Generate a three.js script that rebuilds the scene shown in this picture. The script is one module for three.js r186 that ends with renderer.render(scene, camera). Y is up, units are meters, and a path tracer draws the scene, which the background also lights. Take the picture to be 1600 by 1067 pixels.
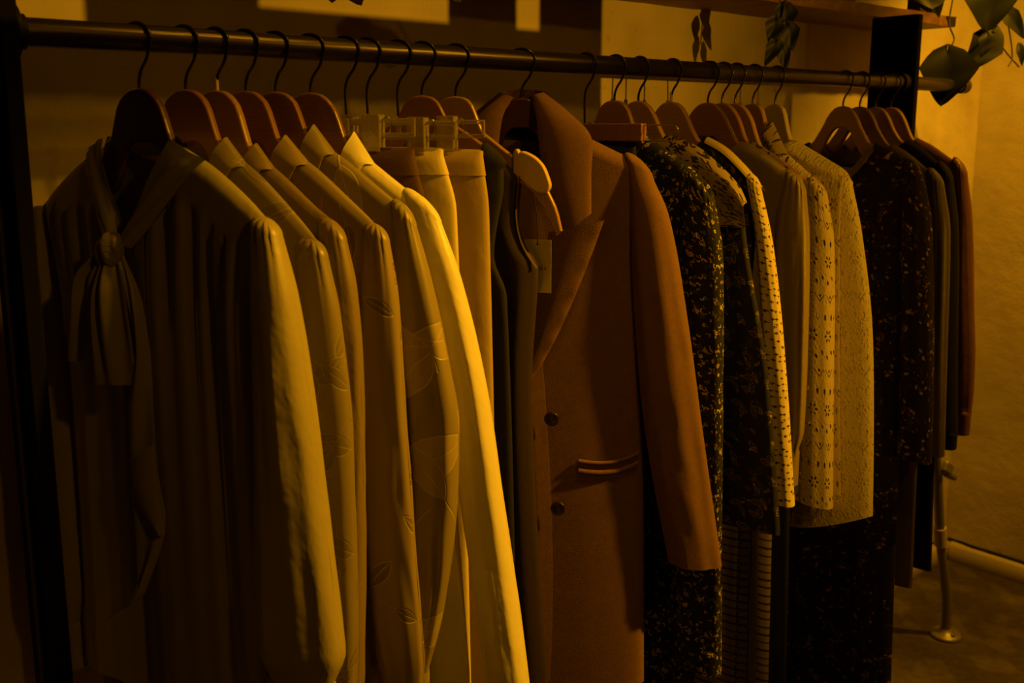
import * as THREE from 'three';
import { RoundedBoxGeometry } from 'three/addons/geometries/RoundedBoxGeometry.js';
import { mergeGeometries } from 'three/addons/utils/BufferGeometryUtils.js';
import { createNoise2D, createNoise3D } from 'simplex-noise';

// ---------------------------------------------------------------- camera, sky, light, exposure
const scene = new THREE.Scene();
const renderer = new THREE.WebGLRenderer({ antialias: true });
renderer.toneMapping = THREE.LinearToneMapping;
renderer.toneMappingExposure = 1.0;
renderer.shadowMap.enabled = true;
scene.background = new THREE.Color(0x000000);            // night outside

const FOCAL = 1558, RAIL_Y = 1.6185, RAIL_R = 0.0165, WALL_Z = -0.28, WALL_X = 3.372;
const camera = new THREE.PerspectiveCamera(2 * Math.atan(533.5 / FOCAL) * 180 / Math.PI, 1600 / 1067, 0.05, 60);
camera.position.set(0, 1.512, 1.243);
{
  const pitch = Math.atan(279 / FOCAL), phi = 48.99 * Math.PI / 180;
  camera.lookAt(new THREE.Vector3(Math.cos(phi) * Math.cos(pitch), -Math.sin(pitch), -Math.sin(phi) * Math.cos(pitch)).add(camera.position));
}
camera.setViewOffset(1600, 1067, 0, 55.5, 1600, 1067);
camera.focus = 1.6;
camera.userData.fStop = 5.6;
scene.add(camera);

const AMBER = new THREE.Color().setRGB(1, 0.43, 0.010);
const KEY = { at: [2.2, 2.5, 1.58], to: [0.9, 0.9, 0.4], cd: 24, angle: 0.39, radius: 1.6, soft: 0.45 };  // unseen lamp, placed to light sleeves and shoulders from the right
const SIDE = { at: [1.1, 2.62, 0.66], to: [0.95, 1.3, 0.15], cd: 1.1, angle: 0.7, radius: 1.2 };  // unseen lamp, placed for the highlight along the rail
const FILL = { at: [0.7, 2.6, 2.4], to: [0.9, 1.2, 0.1], cd: 0.9, angle: 0.6, radius: 3 };  // added soft fill, lifts the dark garment fronts
const CORNER = { at: [2.7, 2.62, 0.85], to: [3.25, 0.95, 0.05], cd: 12, angle: 0.75, radius: 1.2 };  // unseen lamp, placed to brighten the corner walls
const STREET = { at: [2.2, 1.15, 9.0], to: [0.65, 1.6, -0.28], cd: 170, angle: 0.19, radius: 0.4, soft: 0.85 };  // unseen lamp outside, placed to throw lit patches on the back wall

// ---------------------------------------------------------------- helpers
function rng(seed) { let a = seed >>> 0; return () => { a = (a + 0x6D2B79F5) >>> 0; let t = a; t = Math.imul(t ^ (t >>> 15), t | 1); t ^= t + Math.imul(t ^ (t >>> 7), t | 61); return ((t ^ (t >>> 14)) >>> 0) / 4294967296; }; }
const n2 = createNoise2D(rng(7)), n3 = createNoise3D(rng(11));
const lerp = (a, b, t) => a + (b - a) * t, clamp = (x, a = 0, b = 1) => Math.min(b, Math.max(a, x));
const sstep = (a, b, x) => { const t = clamp((x - a) / (b - a)); return t * t * (3 - 2 * t); };
// smooth (monotone) interpolation through [x, y] points given in rising x
function curve(pts) {
  const n = pts.length, m = [];
  for (let i = 0; i < n; i++) {
    if (i === 0) m.push((pts[1][1] - pts[0][1]) / (pts[1][0] - pts[0][0]));
    else if (i === n - 1) m.push((pts[i][1] - pts[i - 1][1]) / (pts[i][0] - pts[i - 1][0]));
    else {
      const a = (pts[i][1] - pts[i - 1][1]) / (pts[i][0] - pts[i - 1][0]), b = (pts[i + 1][1] - pts[i][1]) / (pts[i + 1][0] - pts[i][0]);
      m.push(a * b <= 0 ? 0 : 2 * a * b / (a + b));
    }
  }
  return (x) => {
    if (x <= pts[0][0]) return pts[0][1];
    if (x >= pts[n - 1][0]) return pts[n - 1][1];
    let i = 0; while (x > pts[i + 1][0]) i++;
    const h = pts[i + 1][0] - pts[i][0], t = (x - pts[i][0]) / h, t2 = t * t, t3 = t2 * t;
    return (2 * t3 - 3 * t2 + 1) * pts[i][1] + (t3 - 2 * t2 + t) * h * m[i] + (-2 * t3 + 3 * t2) * pts[i + 1][1] + (t3 - t2) * h * m[i + 1];
  };
}
// grid surface: fn(i/nu, j/nv) -> [x, y, z, u, v]; wrap joins the first and last column smoothly
function grid(nu, nv, fn, wrap = false) {
  const P = [], UV = [], I = [];
  for (let j = 0; j <= nv; j++) for (let i = 0; i <= nu; i++) { const q = fn(i / nu, j / nv); P.push(q[0], q[1], q[2]); UV.push(q[3], q[4]); }
  for (let j = 0; j < nv; j++) for (let i = 0; i < nu; i++) { const a = j * (nu + 1) + i, b = a + nu + 1; I.push(a, b, a + 1, b, b + 1, a + 1); }
  const g = new THREE.BufferGeometry();
  g.setAttribute('position', new THREE.Float32BufferAttribute(P, 3));
  g.setAttribute('uv', new THREE.Float32BufferAttribute(UV, 2));
  g.setIndex(I); g.computeVertexNormals();
  if (wrap) {
    const N = g.attributes.normal;
    for (let j = 0; j <= nv; j++) {
      const a = j * (nu + 1), b = a + nu, v = new THREE.Vector3(N.getX(a) + N.getX(b), N.getY(a) + N.getY(b), N.getZ(a) + N.getZ(b)).normalize();
      N.setXYZ(a, v.x, v.y, v.z); N.setXYZ(b, v.x, v.y, v.z);
    }
  }
  return g;
}
const plain = (g) => { const h = g.index ? g.toNonIndexed() : g; for (const k of Object.keys(h.attributes)) if (!['position', 'normal', 'uv'].includes(k)) h.deleteAttribute(k); return h; };
const merge = (list) => list.length === 1 ? list[0] : mergeGeometries(list.map(plain));
function box(w, h, d, x = 0, y = 0, z = 0, r = 0.003) { const g = new RoundedBoxGeometry(w, h, d, 2, Math.min(r, w / 2.1, h / 2.1, d / 2.1)); g.translate(x, y, z); boxUV(g); return g; }
function boxUV(g) {   // uv in metres by dominant axis
  const p = g.attributes.position, n = g.attributes.normal, uv = [];
  for (let i = 0; i < p.count; i++) {
    const ax = Math.abs(n.getX(i)), ay = Math.abs(n.getY(i)), az = Math.abs(n.getZ(i));
    if (ay >= ax && ay >= az) uv.push(p.getX(i), p.getZ(i)); else if (ax >= az) uv.push(p.getZ(i), p.getY(i)); else uv.push(p.getX(i), p.getY(i));
  }
  g.setAttribute('uv', new THREE.Float32BufferAttribute(uv, 2)); return g;
}
function tube(pts, r, seg = 40, rad = 8, closed = false) { return new THREE.TubeGeometry(new THREE.CatmullRomCurve3(pts.map((p) => new THREE.Vector3(...p)), closed, 'centripetal'), seg, r, rad, closed); }
function cyl(r, h, x, y, z, axis = 'y', seg = 24, r2 = r) { const g = new THREE.CylinderGeometry(r2, r, h, seg); if (axis === 'x') g.rotateZ(-Math.PI / 2); if (axis === 'z') g.rotateX(Math.PI / 2); g.translate(x, y, z); return g; }
function add(name, geo, m, parent) { const o = new THREE.Mesh(geo, m); o.name = name; o.castShadow = o.receiveShadow = true; parent.add(o); return o; }
const used = {};
function numbered(n) { used[n] = (used[n] ?? -1) + 1; return used[n] ? `${n}_${String(used[n]).padStart(3, '0')}` : n; }
function tag(o, label, category, group) { o.name = numbered(o.name); Object.assign(o.userData, { label, category }); if (group) o.userData.group = group; return o; }
function thing(name, label, category, pos = [0, 0, 0], turn = 0, group) { const o = new THREE.Group(); o.name = name; o.position.set(...pos); o.rotation.y = turn; scene.add(o); return tag(o, label, category, group); }
function struct(name, geo, m, label) { const o = add(name, geo, m, scene); o.userData.kind = 'structure'; if (label) o.userData.label = label; return o; }

// ---------------------------------------------------------------- textures
function texture(w, h, draw, tile, srgb = true) {
  const c = document.createElement('canvas'); c.width = w; c.height = h; draw(c.getContext('2d'), w, h);
  const t = new THREE.CanvasTexture(c); if (srgb) t.colorSpace = THREE.SRGBColorSpace;
  t.wrapS = t.wrapT = THREE.RepeatWrapping; t.repeat.set(1 / tile[0], 1 / tile[1]); return t;
}
function noiseTex(w, h, fn, tile, srgb = false) {   // fn(u, v) -> [r, g, b] in 0..1, u and v run round a torus so that it tiles
  const d = new Uint8Array(w * h * 4);
  for (let j = 0; j < h; j++) for (let i = 0; i < w; i++) { const c = fn(i / w, j / h), k = (j * w + i) * 4; d[k] = 255 * clamp(c[0]); d[k + 1] = 255 * clamp(c[1]); d[k + 2] = 255 * clamp(c[2]); d[k + 3] = 255; }
  const t = new THREE.DataTexture(d, w, h); t.magFilter = THREE.LinearFilter; t.minFilter = THREE.LinearFilter; if (srgb) t.colorSpace = THREE.SRGBColorSpace;
  t.wrapS = t.wrapT = THREE.RepeatWrapping; t.repeat.set(1 / tile[0], 1 / tile[1]); t.needsUpdate = true; return t;
}
// noise that repeats over the unit square
function tiled(u, v, f, s = 0) {
  const a = n3(u * f + s, v * f, s), b = n3((u - 1) * f + s, v * f, s), c = n3(u * f + s, (v - 1) * f, s), d = n3((u - 1) * f + s, (v - 1) * f, s);
  return lerp(lerp(a, b, u), lerp(c, d, u), v);
}
function wrapDraw(x, w, h, fn) { for (const dx of [-w, 0, w]) for (const dy of [-h, 0, h]) { x.save(); x.translate(dx, dy); fn(x); x.restore(); } }
function leafPath(x, cx, cy, len, wid, rot) {
  x.save(); x.translate(cx, cy); x.rotate(rot); x.beginPath(); x.moveTo(0, 0);
  x.bezierCurveTo(len * 0.25, -wid, len * 0.7, -wid * 0.8, len, 0); x.bezierCurveTo(len * 0.7, wid * 0.8, len * 0.25, wid, 0, 0); x.closePath(); x.restore();
}
const weave = noiseTex(256, 256, (u, v) => { const a = 0.5 + 0.25 * Math.sin(u * 128 * Math.PI) + 0.25 * Math.sin(v * 128 * Math.PI); return [a, a, a]; }, [0.06, 0.06]);
const crease = noiseTex(256, 256, (u, v) => { const a = 0.5 + 0.28 * tiled(u, v, 5, 1) + 0.14 * tiled(u, v, 12, 2) + 0.08 * tiled(u, v, 28, 3); return [a, a, a]; }, [0.3, 0.42]);
const woolBump = noiseTex(256, 256, (u, v) => { const a = 0.5 + 0.3 * tiled(u, v, 60, 4) + 0.2 * tiled(u, v, 110, 5); return [a, a, a]; }, [0.09, 0.09]);
const woolMap = noiseTex(256, 256, (u, v) => { const a = 0.5 + 0.2 * tiled(u, v, 45, 6) + 0.12 * tiled(u, v, 8, 7); return [0.36 + a * 0.17, 0.262 + a * 0.125, 0.165 + a * 0.09]; }, [0.14, 0.14], true);
const plasterBump = noiseTex(512, 512, (u, v) => { const a = 0.5 + 0.22 * tiled(u, v, 6, 8) + 0.12 * tiled(u, v, 22, 9) + 0.06 * tiled(u, v, 70, 10); return [a, a, a]; }, [1.1, 1.1]);
const plasterMap = noiseTex(512, 512, (u, v) => { const a = 0.06 * tiled(u, v, 4, 12) + 0.03 * tiled(u, v, 14, 13) + (tiled(u, v, 42, 14) > 0.78 ? -0.05 : 0); return [0.72 + a, 0.67 + a, 0.55 + a]; }, [1.6, 1.6], true);
const floorMap = noiseTex(512, 512, (u, v) => { const a = 0.08 * tiled(u, v, 5, 15) + 0.07 * sstep(0.1, 0.4, tiled(u, v, 9, 16)) + 0.05 * tiled(u, v, 40, 17); return [0.25 + a * 0.9, 0.215 + a * 0.9, 0.17 + a * 0.7]; }, [1.3, 1.3], true);
function woodTex(base, dark, tile, seed) {
  return noiseTex(256, 512, (u, v) => {
    const w = u + 0.03 * tiled(u, v, 3, seed), g = Math.sin(w * 60 + 3 * tiled(u, v, 2.5, seed + 1)) * 0.5 + 0.5, s = tiled(u * 1, v, 2, seed + 2) * 0.5 + 0.5, f = n2(u * 190 + seed, v * 6) * 0.5 + 0.5;
    const k = clamp(0.45 * g * s + 0.4 * f + 0.1);
    return [lerp(base[0], dark[0], k), lerp(base[1], dark[1], k), lerp(base[2], dark[2], k)];
  }, tile, true);
}
const leafStrokes = (x, w, h, r, n, size) => { for (let i = 0; i < n; i++) { const cx = r() * w, cy = r() * h, rot = r() * 6.3, l = size * (0.6 + r() * 0.8); wrapDraw(x, w, h, (c) => { leafPath(c, cx, cy, l, l * 0.3, rot); c.fill(); c.stroke(); c.save(); c.translate(cx, cy); c.rotate(rot); c.beginPath(); c.moveTo(-l * 0.5, l * 0.06); c.quadraticCurveTo(0, 0, l * 0.9, 0); c.stroke(); c.restore(); }); } };
function jacquard(base, fill, line, seed, n = 26, size = 62) {
  return texture(512, 512, (x, w, h) => { x.fillStyle = base; x.fillRect(0, 0, w, h); x.fillStyle = fill; x.strokeStyle = line; x.lineWidth = 1.6; leafStrokes(x, w, h, rng(seed), n, size); }, [0.42, 0.42]);
}
function jacquardBump(seed, n = 26, size = 62) {
  return texture(512, 512, (x, w, h) => { x.fillStyle = '#606060'; x.fillRect(0, 0, w, h); x.fillStyle = '#a8a8a8'; x.strokeStyle = '#d8d8d8'; x.lineWidth = 2; leafStrokes(x, w, h, rng(seed), n, size); }, [0.42, 0.42], false);
}
const blossomTex = texture(1024, 1024, (x, w, h) => {         // small cream blossoms and leaves on near black
  x.fillStyle = '#0d0d0a'; x.fillRect(0, 0, w, h); const r = rng(31);
  for (let i = 0; i < 620; i++) {
    const cx = r() * w, cy = r() * h, s = 5 + r() * 10, rot = r() * 6, kind = r(), col = ['#d3c48a', '#a8985c', '#47482a', '#c0b077', '#6b6236'][Math.floor(r() * 5)];
    wrapDraw(x, w, h, (c) => {
      c.fillStyle = col; c.save(); c.translate(cx, cy); c.rotate(rot);
      if (kind < 0.35) { for (let k = 0; k < 5; k++) { c.rotate(1.2566); c.beginPath(); c.ellipse(s * 0.7, 0, s * 0.55, s * 0.4, 0.3, 0, 6.29); c.fill(); } c.fillStyle = '#15130c'; c.beginPath(); c.arc(0, 0, s * 0.28, 0, 6.29); c.fill(); } else { c.beginPath(); c.ellipse(0, 0, s * 1.2, s * 0.35, 0, 0, 6.29); c.fill(); c.beginPath(); c.ellipse(s * 0.8, s * 0.7, s * 0.8, s * 0.26, 0.9, 0, 6.29); c.fill(); c.beginPath(); c.ellipse(-s, s * 0.5, s * 0.4, s * 0.35, 0, 0, 6.29); c.fill(); }
      c.restore();
    });
  }
}, [0.26, 0.26]);
const leopardTex = texture(512, 512, (x, w, h) => {          // dark dashes on tan
  x.fillStyle = '#938253'; x.fillRect(0, 0, w, h); const r = rng(37);
  for (let i = 0; i < 620; i++) { const cx = r() * w, cy = r() * h, l = 6 + r() * 14, q = 1.6 + r() * 3.4, rot = 1.1 + r() * 0.9; wrapDraw(x, w, h, (c) => { c.fillStyle = '#17120b'; c.save(); c.translate(cx, cy); c.rotate(rot); c.beginPath(); c.ellipse(0, 0, l, q, 0, 0, 6.29); c.fill(); c.restore(); }); }
}, [0.24, 0.24]);
const sketchTex = texture(512, 512, (x, w, h) => {           // faint drawn leaves on black
  x.fillStyle = '#0c0b08'; x.fillRect(0, 0, w, h); const r = rng(41); x.lineWidth = 2.2;
  for (let i = 0; i < 120; i++) {
    const cx = r() * w, cy = r() * h, l = 18 + r() * 34, rot = r() * 6.3, col = ['#73673f', '#4f472b', '#8a7c4b'][Math.floor(r() * 3)], q = r();
    wrapDraw(x, w, h, (c) => { c.strokeStyle = col; leafPath(c, cx, cy, l, l * 0.32, rot); c.stroke(); c.save(); c.translate(cx, cy); c.rotate(rot); for (let k = 1; k < 6; k++) { c.beginPath(); c.moveTo(l * k / 7, 0); c.lineTo(l * (k / 7 + 0.1), l * 0.16 * (k % 2 ? 1 : -1)); c.stroke(); } if (q > 0.6) { c.fillStyle = col; c.beginPath(); c.ellipse(l * 1.1, 4, 7, 4, 0, 0, 6.29); c.fill(); } c.restore(); });
  }
}, [0.22, 0.22]);
const markTex = texture(256, 512, (x, w, h) => {             // broken dark marks on cream
  x.fillStyle = '#cbbb84'; x.fillRect(0, 0, w, h); const r = rng(43);
  for (let j = 0; j < 13; j++) for (let i = 0; i < 6; i++) { const cx = (i + r() * 0.8) * w / 6, cy = (j + r() * 0.5) * h / 13, a = r() * 1.2 - 0.6; wrapDraw(x, w, h, (c) => { c.strokeStyle = '#1c160d'; c.lineWidth = 4 + r() * 3; c.beginPath(); c.moveTo(cx - 12, cy + 6 * a); c.quadraticCurveTo(cx, cy - 12 * a, cx + 13, cy); c.stroke(); c.beginPath(); c.moveTo(cx, cy - 7); c.lineTo(cx + 3, cy + 9); c.stroke(); }); }
}, [0.085, 0.17]);
const snakeTex = texture(256, 512, (x, w, h) => {            // ladder of scales on pale tan
  x.fillStyle = '#6f6243'; x.fillRect(0, 0, w, h); x.strokeStyle = '#1a140c'; const r = rng(47);
  for (let j = 0; j < 20; j++) { const y = (j + 0.5) * h / 20; x.lineWidth = 4 + r() * 4; x.beginPath(); x.moveTo(20, y + 6 * r()); x.quadraticCurveTo(w * 0.5, y + 12, w - 30, y - 4); x.stroke(); x.beginPath(); x.moveTo(w * 0.7, y - 12); x.lineTo(w * 0.72 + r() * 10, y + 12); x.stroke(); }
  x.lineWidth = 7; x.beginPath(); x.moveTo(w - 28, 0); x.lineTo(w - 20, h); x.stroke();
}, [0.13, 0.34]);
const redFloralTex = texture(1024, 1024, (x, w, h) => {      // dark wine ground with clusters of tan and red petals
  x.fillStyle = '#1d0f0a'; x.fillRect(0, 0, w, h); const r = rng(53);
  for (let i = 0; i < 170; i++) {
    const bx = r() * w, by = r() * h, n = 4 + Math.floor(r() * 9), spread = 18 + r() * 34, col = ['#96804e', '#6b3322', '#46422a', '#b09a68', '#4f2016', '#352d1c'];
    for (let k = 0; k < n; k++) { const cx = bx + (r() - 0.5) * spread * 2, cy = by + (r() - 0.5) * spread * 2.6, s = 3 + r() * 11, rot = r() * 6.3, cc = col[Math.floor(r() * 6)]; wrapDraw(x, w, h, (c) => { c.fillStyle = cc; c.beginPath(); c.ellipse(cx, cy, s, s * (0.35 + 0.4 * (rot % 1)), rot, 0, 6.29); c.fill(); }); }
  }
}, [0.4, 0.4]);
const laceHoles = (x, w, h, bg, hole) => {                   // rows of eyelets, bars and rosettes
  x.fillStyle = bg; x.fillRect(0, 0, w, h); x.fillStyle = hole; x.strokeStyle = hole; x.lineWidth = 3;
  const rows = 8;
  for (let j = 0; j < rows; j++) {
    const y = (j + 0.5) * h / rows, k = j % 4;
    if (k === 0) for (let i = 0; i < 12; i++) { x.beginPath(); x.ellipse((i + 0.5) * w / 12, y, 6, 11, 0, 0, 6.29); x.fill(); }
    if (k === 1) for (let i = 0; i < 6; i++) for (let q = 0; q < 6; q++) { const a = q * 1.047; x.beginPath(); x.ellipse((i + 0.5) * w / 6 + 16 * Math.cos(a), y + 16 * Math.sin(a), 6.5, 4, a, 0, 6.29); x.fill(); }
    if (k === 2) for (let i = 0; i < 16; i++) { x.beginPath(); x.ellipse((i + 0.5) * w / 16, y + (i % 2 ? 8 : -8), 5, 8, 0.5, 0, 6.29); x.fill(); }
    if (k === 3) for (let i = 0; i < 8; i++) { x.beginPath(); x.moveTo(i * w / 8 + 6, y - 14); x.lineTo((i + 0.5) * w / 8, y + 12); x.lineTo((i + 1) * w / 8 - 6, y - 14); x.stroke(); x.beginPath(); x.arc((i + 0.5) * w / 8, y - 8, 5, 0, 6.29); x.fill(); }
  }
};
const laceAlpha = texture(512, 512, (x, w, h) => laceHoles(x, w, h, '#ffffff', '#000000'), [0.2, 0.3], false);
const laceBump = texture(512, 512, (x, w, h) => { laceHoles(x, w, h, '#909090', '#101010'); const r = rng(59); for (let i = 0; i < 2600; i++) { const g = Math.floor(110 + r() * 130); x.fillStyle = `rgba(${g},${g},${g},0.55)`; x.beginPath(); x.arc(r() * w, r() * h, 2 + r() * 3.5, 0, 6.29); x.fill(); } }, [0.2, 0.3], false);

// ---------------------------------------------------------------- materials
const mat = (color, roughness = 0.6, extra = {}) => new THREE.MeshStandardMaterial({ color, roughness, side: THREE.DoubleSide, ...extra });
const satin = (color, extra = {}) => new THREE.MeshPhysicalMaterial({ color, roughness: 0.42, side: THREE.DoubleSide, sheen: 0.25, sheenRoughness: 0.5, sheenColor: new THREE.Color(color), bumpMap: crease, bumpScale: 0.0016, ...extra });
const cloth = (color, extra = {}) => mat(color, 0.85, { bumpMap: crease, bumpScale: 0.0016, ...extra });
const M = {
  plaster: mat(0xffffff, 0.92, { map: plasterMap, bumpMap: plasterBump, bumpScale: 0.006 }),
  paint: mat('#b5a887', 0.6), ceiling: mat('#8f8a7c', 0.9), floor: mat(0xffffff, 0.62, { map: floorMap, bumpMap: plasterBump, bumpScale: 0.002 }),
  steel: mat('#4e463a', 0.34, { metalness: 0.85, bumpMap: plasterBump, bumpScale: 0.0006 }), wire: mat('#4a4338', 0.3, { metalness: 0.9 }), chrome: mat('#b9b2a2', 0.18, { metalness: 1 }),
  galvan: mat('#8f8872', 0.45, { metalness: 0.6 }), black: mat('#0e0c0a', 0.6), blackWood: new THREE.MeshPhysicalMaterial({ color: '#0d0906', roughness: 0.95, specularIntensity: 0.3 }), darkSteel: mat('#120f0c', 0.55, { metalness: 0.3 }),
  shelf: mat(0xffffff, 0.55, { map: woodTex([0.56, 0.40, 0.24], [0.34, 0.22, 0.12], [0.5, 0.14], 21) }),
  clear: new THREE.MeshPhysicalMaterial({ color: '#efe6c6', roughness: 0.12, transmission: 0.8, thickness: 0.004, ior: 1.49, side: THREE.DoubleSide }),
  paper: mat('#c9b98c', 0.8), leaf: new THREE.MeshPhysicalMaterial({ color: '#131b0b', roughness: 0.55, side: THREE.DoubleSide }), stem: mat('#3b3a1c', 0.7), pot: mat('#3a2c22', 0.8),
  lampBody: mat('#1a1816', 0.5),
};
const woods = {
  dark: ['', [0.36, 0.22, 0.14], [0.26, 0.15, 0.09]], brown: ['', [0.60, 0.43, 0.25], [0.46, 0.31, 0.17]], oak: ['', [0.70, 0.55, 0.33], [0.58, 0.43, 0.24]], cream: ['', [0.80, 0.75, 0.56], [0.74, 0.68, 0.48]],
};
for (const k in woods) M['wood_' + k] = new THREE.MeshPhysicalMaterial({ color: 0xffffff, map: woodTex(woods[k][1], woods[k][2], [0.06, 0.5], 60 + k.length), roughness: 0.38, clearcoat: 0.6, clearcoatRoughness: 0.22, side: THREE.DoubleSide });

// ---------------------------------------------------------------- the room
const FLOOR_X0 = -3.2, FRONT_Z = 3.6, CEIL = 2.8, TH = 0.12;
const RX = (FLOOR_X0 + WALL_X) / 2, RW = WALL_X - FLOOR_X0, RZ = (WALL_Z + FRONT_Z) / 2, RD = FRONT_Z - WALL_Z;
struct('floor', box(RW + 0.4, 0.1, RD + 0.4, RX, -0.05, RZ, 0.001), M.floor, 'mottled brown concrete floor');
struct('ceiling', box(RW + 0.4, 0.1, RD + 0.4, RX, CEIL + 0.05, RZ, 0.001), M.ceiling);
struct('wall_back', box(RW + 2 * TH, CEIL, TH, RX, CEIL / 2, WALL_Z - TH / 2, 0.001), M.plaster, 'rough off-white plaster wall behind the clothes');
struct('wall_right', box(TH, CEIL, RD, WALL_X + TH / 2, CEIL / 2, RZ, 0.001), M.plaster, 'plaster side wall past the end of the rail');
struct('wall_left', box(TH, CEIL, RD, FLOOR_X0 - TH / 2, CEIL / 2, RZ, 0.001), M.plaster);
{ // unseen street front, openings shaped to throw lit patches on the wall: solid below the sill, posts between tall narrow lights, and a wide opening with a low rail
  const sill = 1.4647, top = 2.35, low = 0.5, g = [], zc = FRONT_Z + TH / 2;
  const sx = (x) => STREET.at[0] + (x - STREET.at[0]) * (STREET.at[2] - FRONT_Z - TH) / (STREET.at[2] - WALL_Z);
  const lights = [[0.2, 0.51], [0.78, 1.167], [1.333, 1.396], [1.575, 3.25]].map((p) => p.map(sx));
  const x0 = lights[0][0], xd = (lights[2][1] + lights[3][0]) / 2, x1 = lights[3][1], sill1 = 1.4317, wall = (a, b, y0, y1) => g.push(box(b - a, y1 - y0, TH, (a + b) / 2, (y0 + y1) / 2, zc, 0.001));
  wall(FLOOR_X0, lights[0][1], 0, sill1); wall(lights[0][1], xd, 0, sill); wall(xd, WALL_X, 0, low); wall(FLOOR_X0, WALL_X, top, CEIL); wall(FLOOR_X0, x0, sill1, top); wall(x1, WALL_X, low, top);
  struct('wall_front', merge(g), M.plaster);
  const w = new THREE.Group(); w.name = 'unseen_window_1'; w.userData = { kind: 'structure', label: 'unseen street window with posts placed to shape the light patches' }; scene.add(w);
  for (let i = 0; i < 3; i++) { const a = lights[i][1], b = lights[i + 1][0], y0 = i < 2 ? sill : low; add('unseen_mullion', box(b - a, top - y0, 0.02, (a + b) / 2, (top + y0) / 2, FRONT_Z + TH - 0.01, 0.001), M.blackWood, w); }  // unseen posts, widths set by the dark gaps between the wall patches
  add('unseen_sill', box(xd - lights[0][1], 0.02, 0.1, (lights[0][1] + xd) / 2, sill - 0.011, FRONT_Z - 0.051, 0.003), M.blackWood, w);
}
function skirting(len) { // rounded low skirting, profile in (depth, height)
  const s = new THREE.Shape(); s.moveTo(0, 0); s.lineTo(0.02, 0); s.quadraticCurveTo(0.03, 0.03, 0.022, 0.055); s.quadraticCurveTo(0.018, 0.066, 0, 0.066); s.closePath();
  return new THREE.ExtrudeGeometry(s, { depth: len, bevelEnabled: false, curveSegments: 6 });
}
{ const a = skirting(RW); a.rotateY(-Math.PI / 2); a.scale(1, 1, 1); a.translate(WALL_X, 0, WALL_Z); struct('baseboard_back', a, M.paint); }
{ const b = skirting(RD - 0.03); b.rotateY(Math.PI); b.translate(WALL_X, 0, FRONT_Z); struct('baseboard_right', b, M.paint); }
{ const r = rng(3), pts = []; for (let i = 0; i <= 16; i++) pts.push([WALL_X - 0.006, 0.0715 + (i === 3 ? -0.0006 : 0) + r() * 0.0012, WALL_Z + 0.01 + i * 0.1]);
  const back = []; for (let i = 8; i >= 1; i--) back.push([WALL_X - 0.006 - i * 0.2, 0.0718, WALL_Z + 0.006]);
  const c = add('cable', tube([...back, ...pts], 0.005, 200, 8), M.black, scene); tag(c, 'thin black cable lying along the top of the skirting', 'cable'); }

// ---------------------------------------------------------------- lamps, all out of view (each a fitting that glows and a light in front of its face)
function spotlight(L, label, street) {
  const at = new THREE.Vector3(...L.at), to = new THREE.Vector3(...L.to), dir = to.clone().sub(at).normalize();
  const o = thing(street ? 'unseen_street_lamp' : 'unseen_ceiling_spotlight', label, 'lamp', L.at);
  const head = new THREE.Group(); head.name = 'head'; head.quaternion.setFromUnitVectors(new THREE.Vector3(0, 0, 1), dir); o.add(head);
  const R = street ? 0.09 : 0.05;
  add('housing', (() => { const g = new THREE.LatheGeometry([[0.001, -0.16], [R * 0.7, -0.16], [R, -0.1], [R, -0.01], [R * 0.9, -0.012], [R * 0.88, -0.05], [0.001, -0.05]].map((p) => new THREE.Vector2(...p)), 28); g.rotateX(Math.PI / 2); return g; })(), M.lampBody, head);
  add('glowing_lens', (() => { const g = new THREE.CircleGeometry(R * 0.86, 28); g.translate(0, 0, -0.03); return g; })(), new THREE.MeshStandardMaterial({ color: 0x000000, emissive: AMBER, emissiveIntensity: 3 }), head);
  if (street) add('post', cyl(0.04, L.at[1] - 0.02, 0, -L.at[1] / 2, 0.16), M.lampBody, o);
  else add('ceiling_stem', cyl(0.012, CEIL - L.at[1] - 0.02, 0, (CEIL - L.at[1]) / 2 + 0.02, 0).translate(-dir.x * 0.1, 0, -dir.z * 0.1), M.lampBody, o);
  const s = new THREE.SpotLight(AMBER, L.cd, 0, L.angle, L.soft ?? 0.55, 2); s.position.copy(at).addScaledVector(dir, 0.005); s.target.position.copy(to);
  s.castShadow = true; s.shadow.radius = L.radius; s.shadow.mapSize.set(2048, 2048); s.name = 'lamp_beam'; scene.add(s, s.target);
}
spotlight(KEY, 'unseen black ceiling spotlight placed to light the hanging clothes');
spotlight(SIDE, 'unseen black ceiling spotlight placed for the highlight on the rail');
spotlight(FILL, 'added black fill spotlight lifting the dark garment fronts');
spotlight(CORNER, 'unseen black ceiling spotlight placed to light the corner walls');
spotlight(STREET, 'unseen low street lamp placed to throw light patches on the wall', true);
struct('ground_outside', box(9, 0.1, 8, 1.5, -0.06, 8, 0.001), M.floor, 'paving outside the street window');

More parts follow.
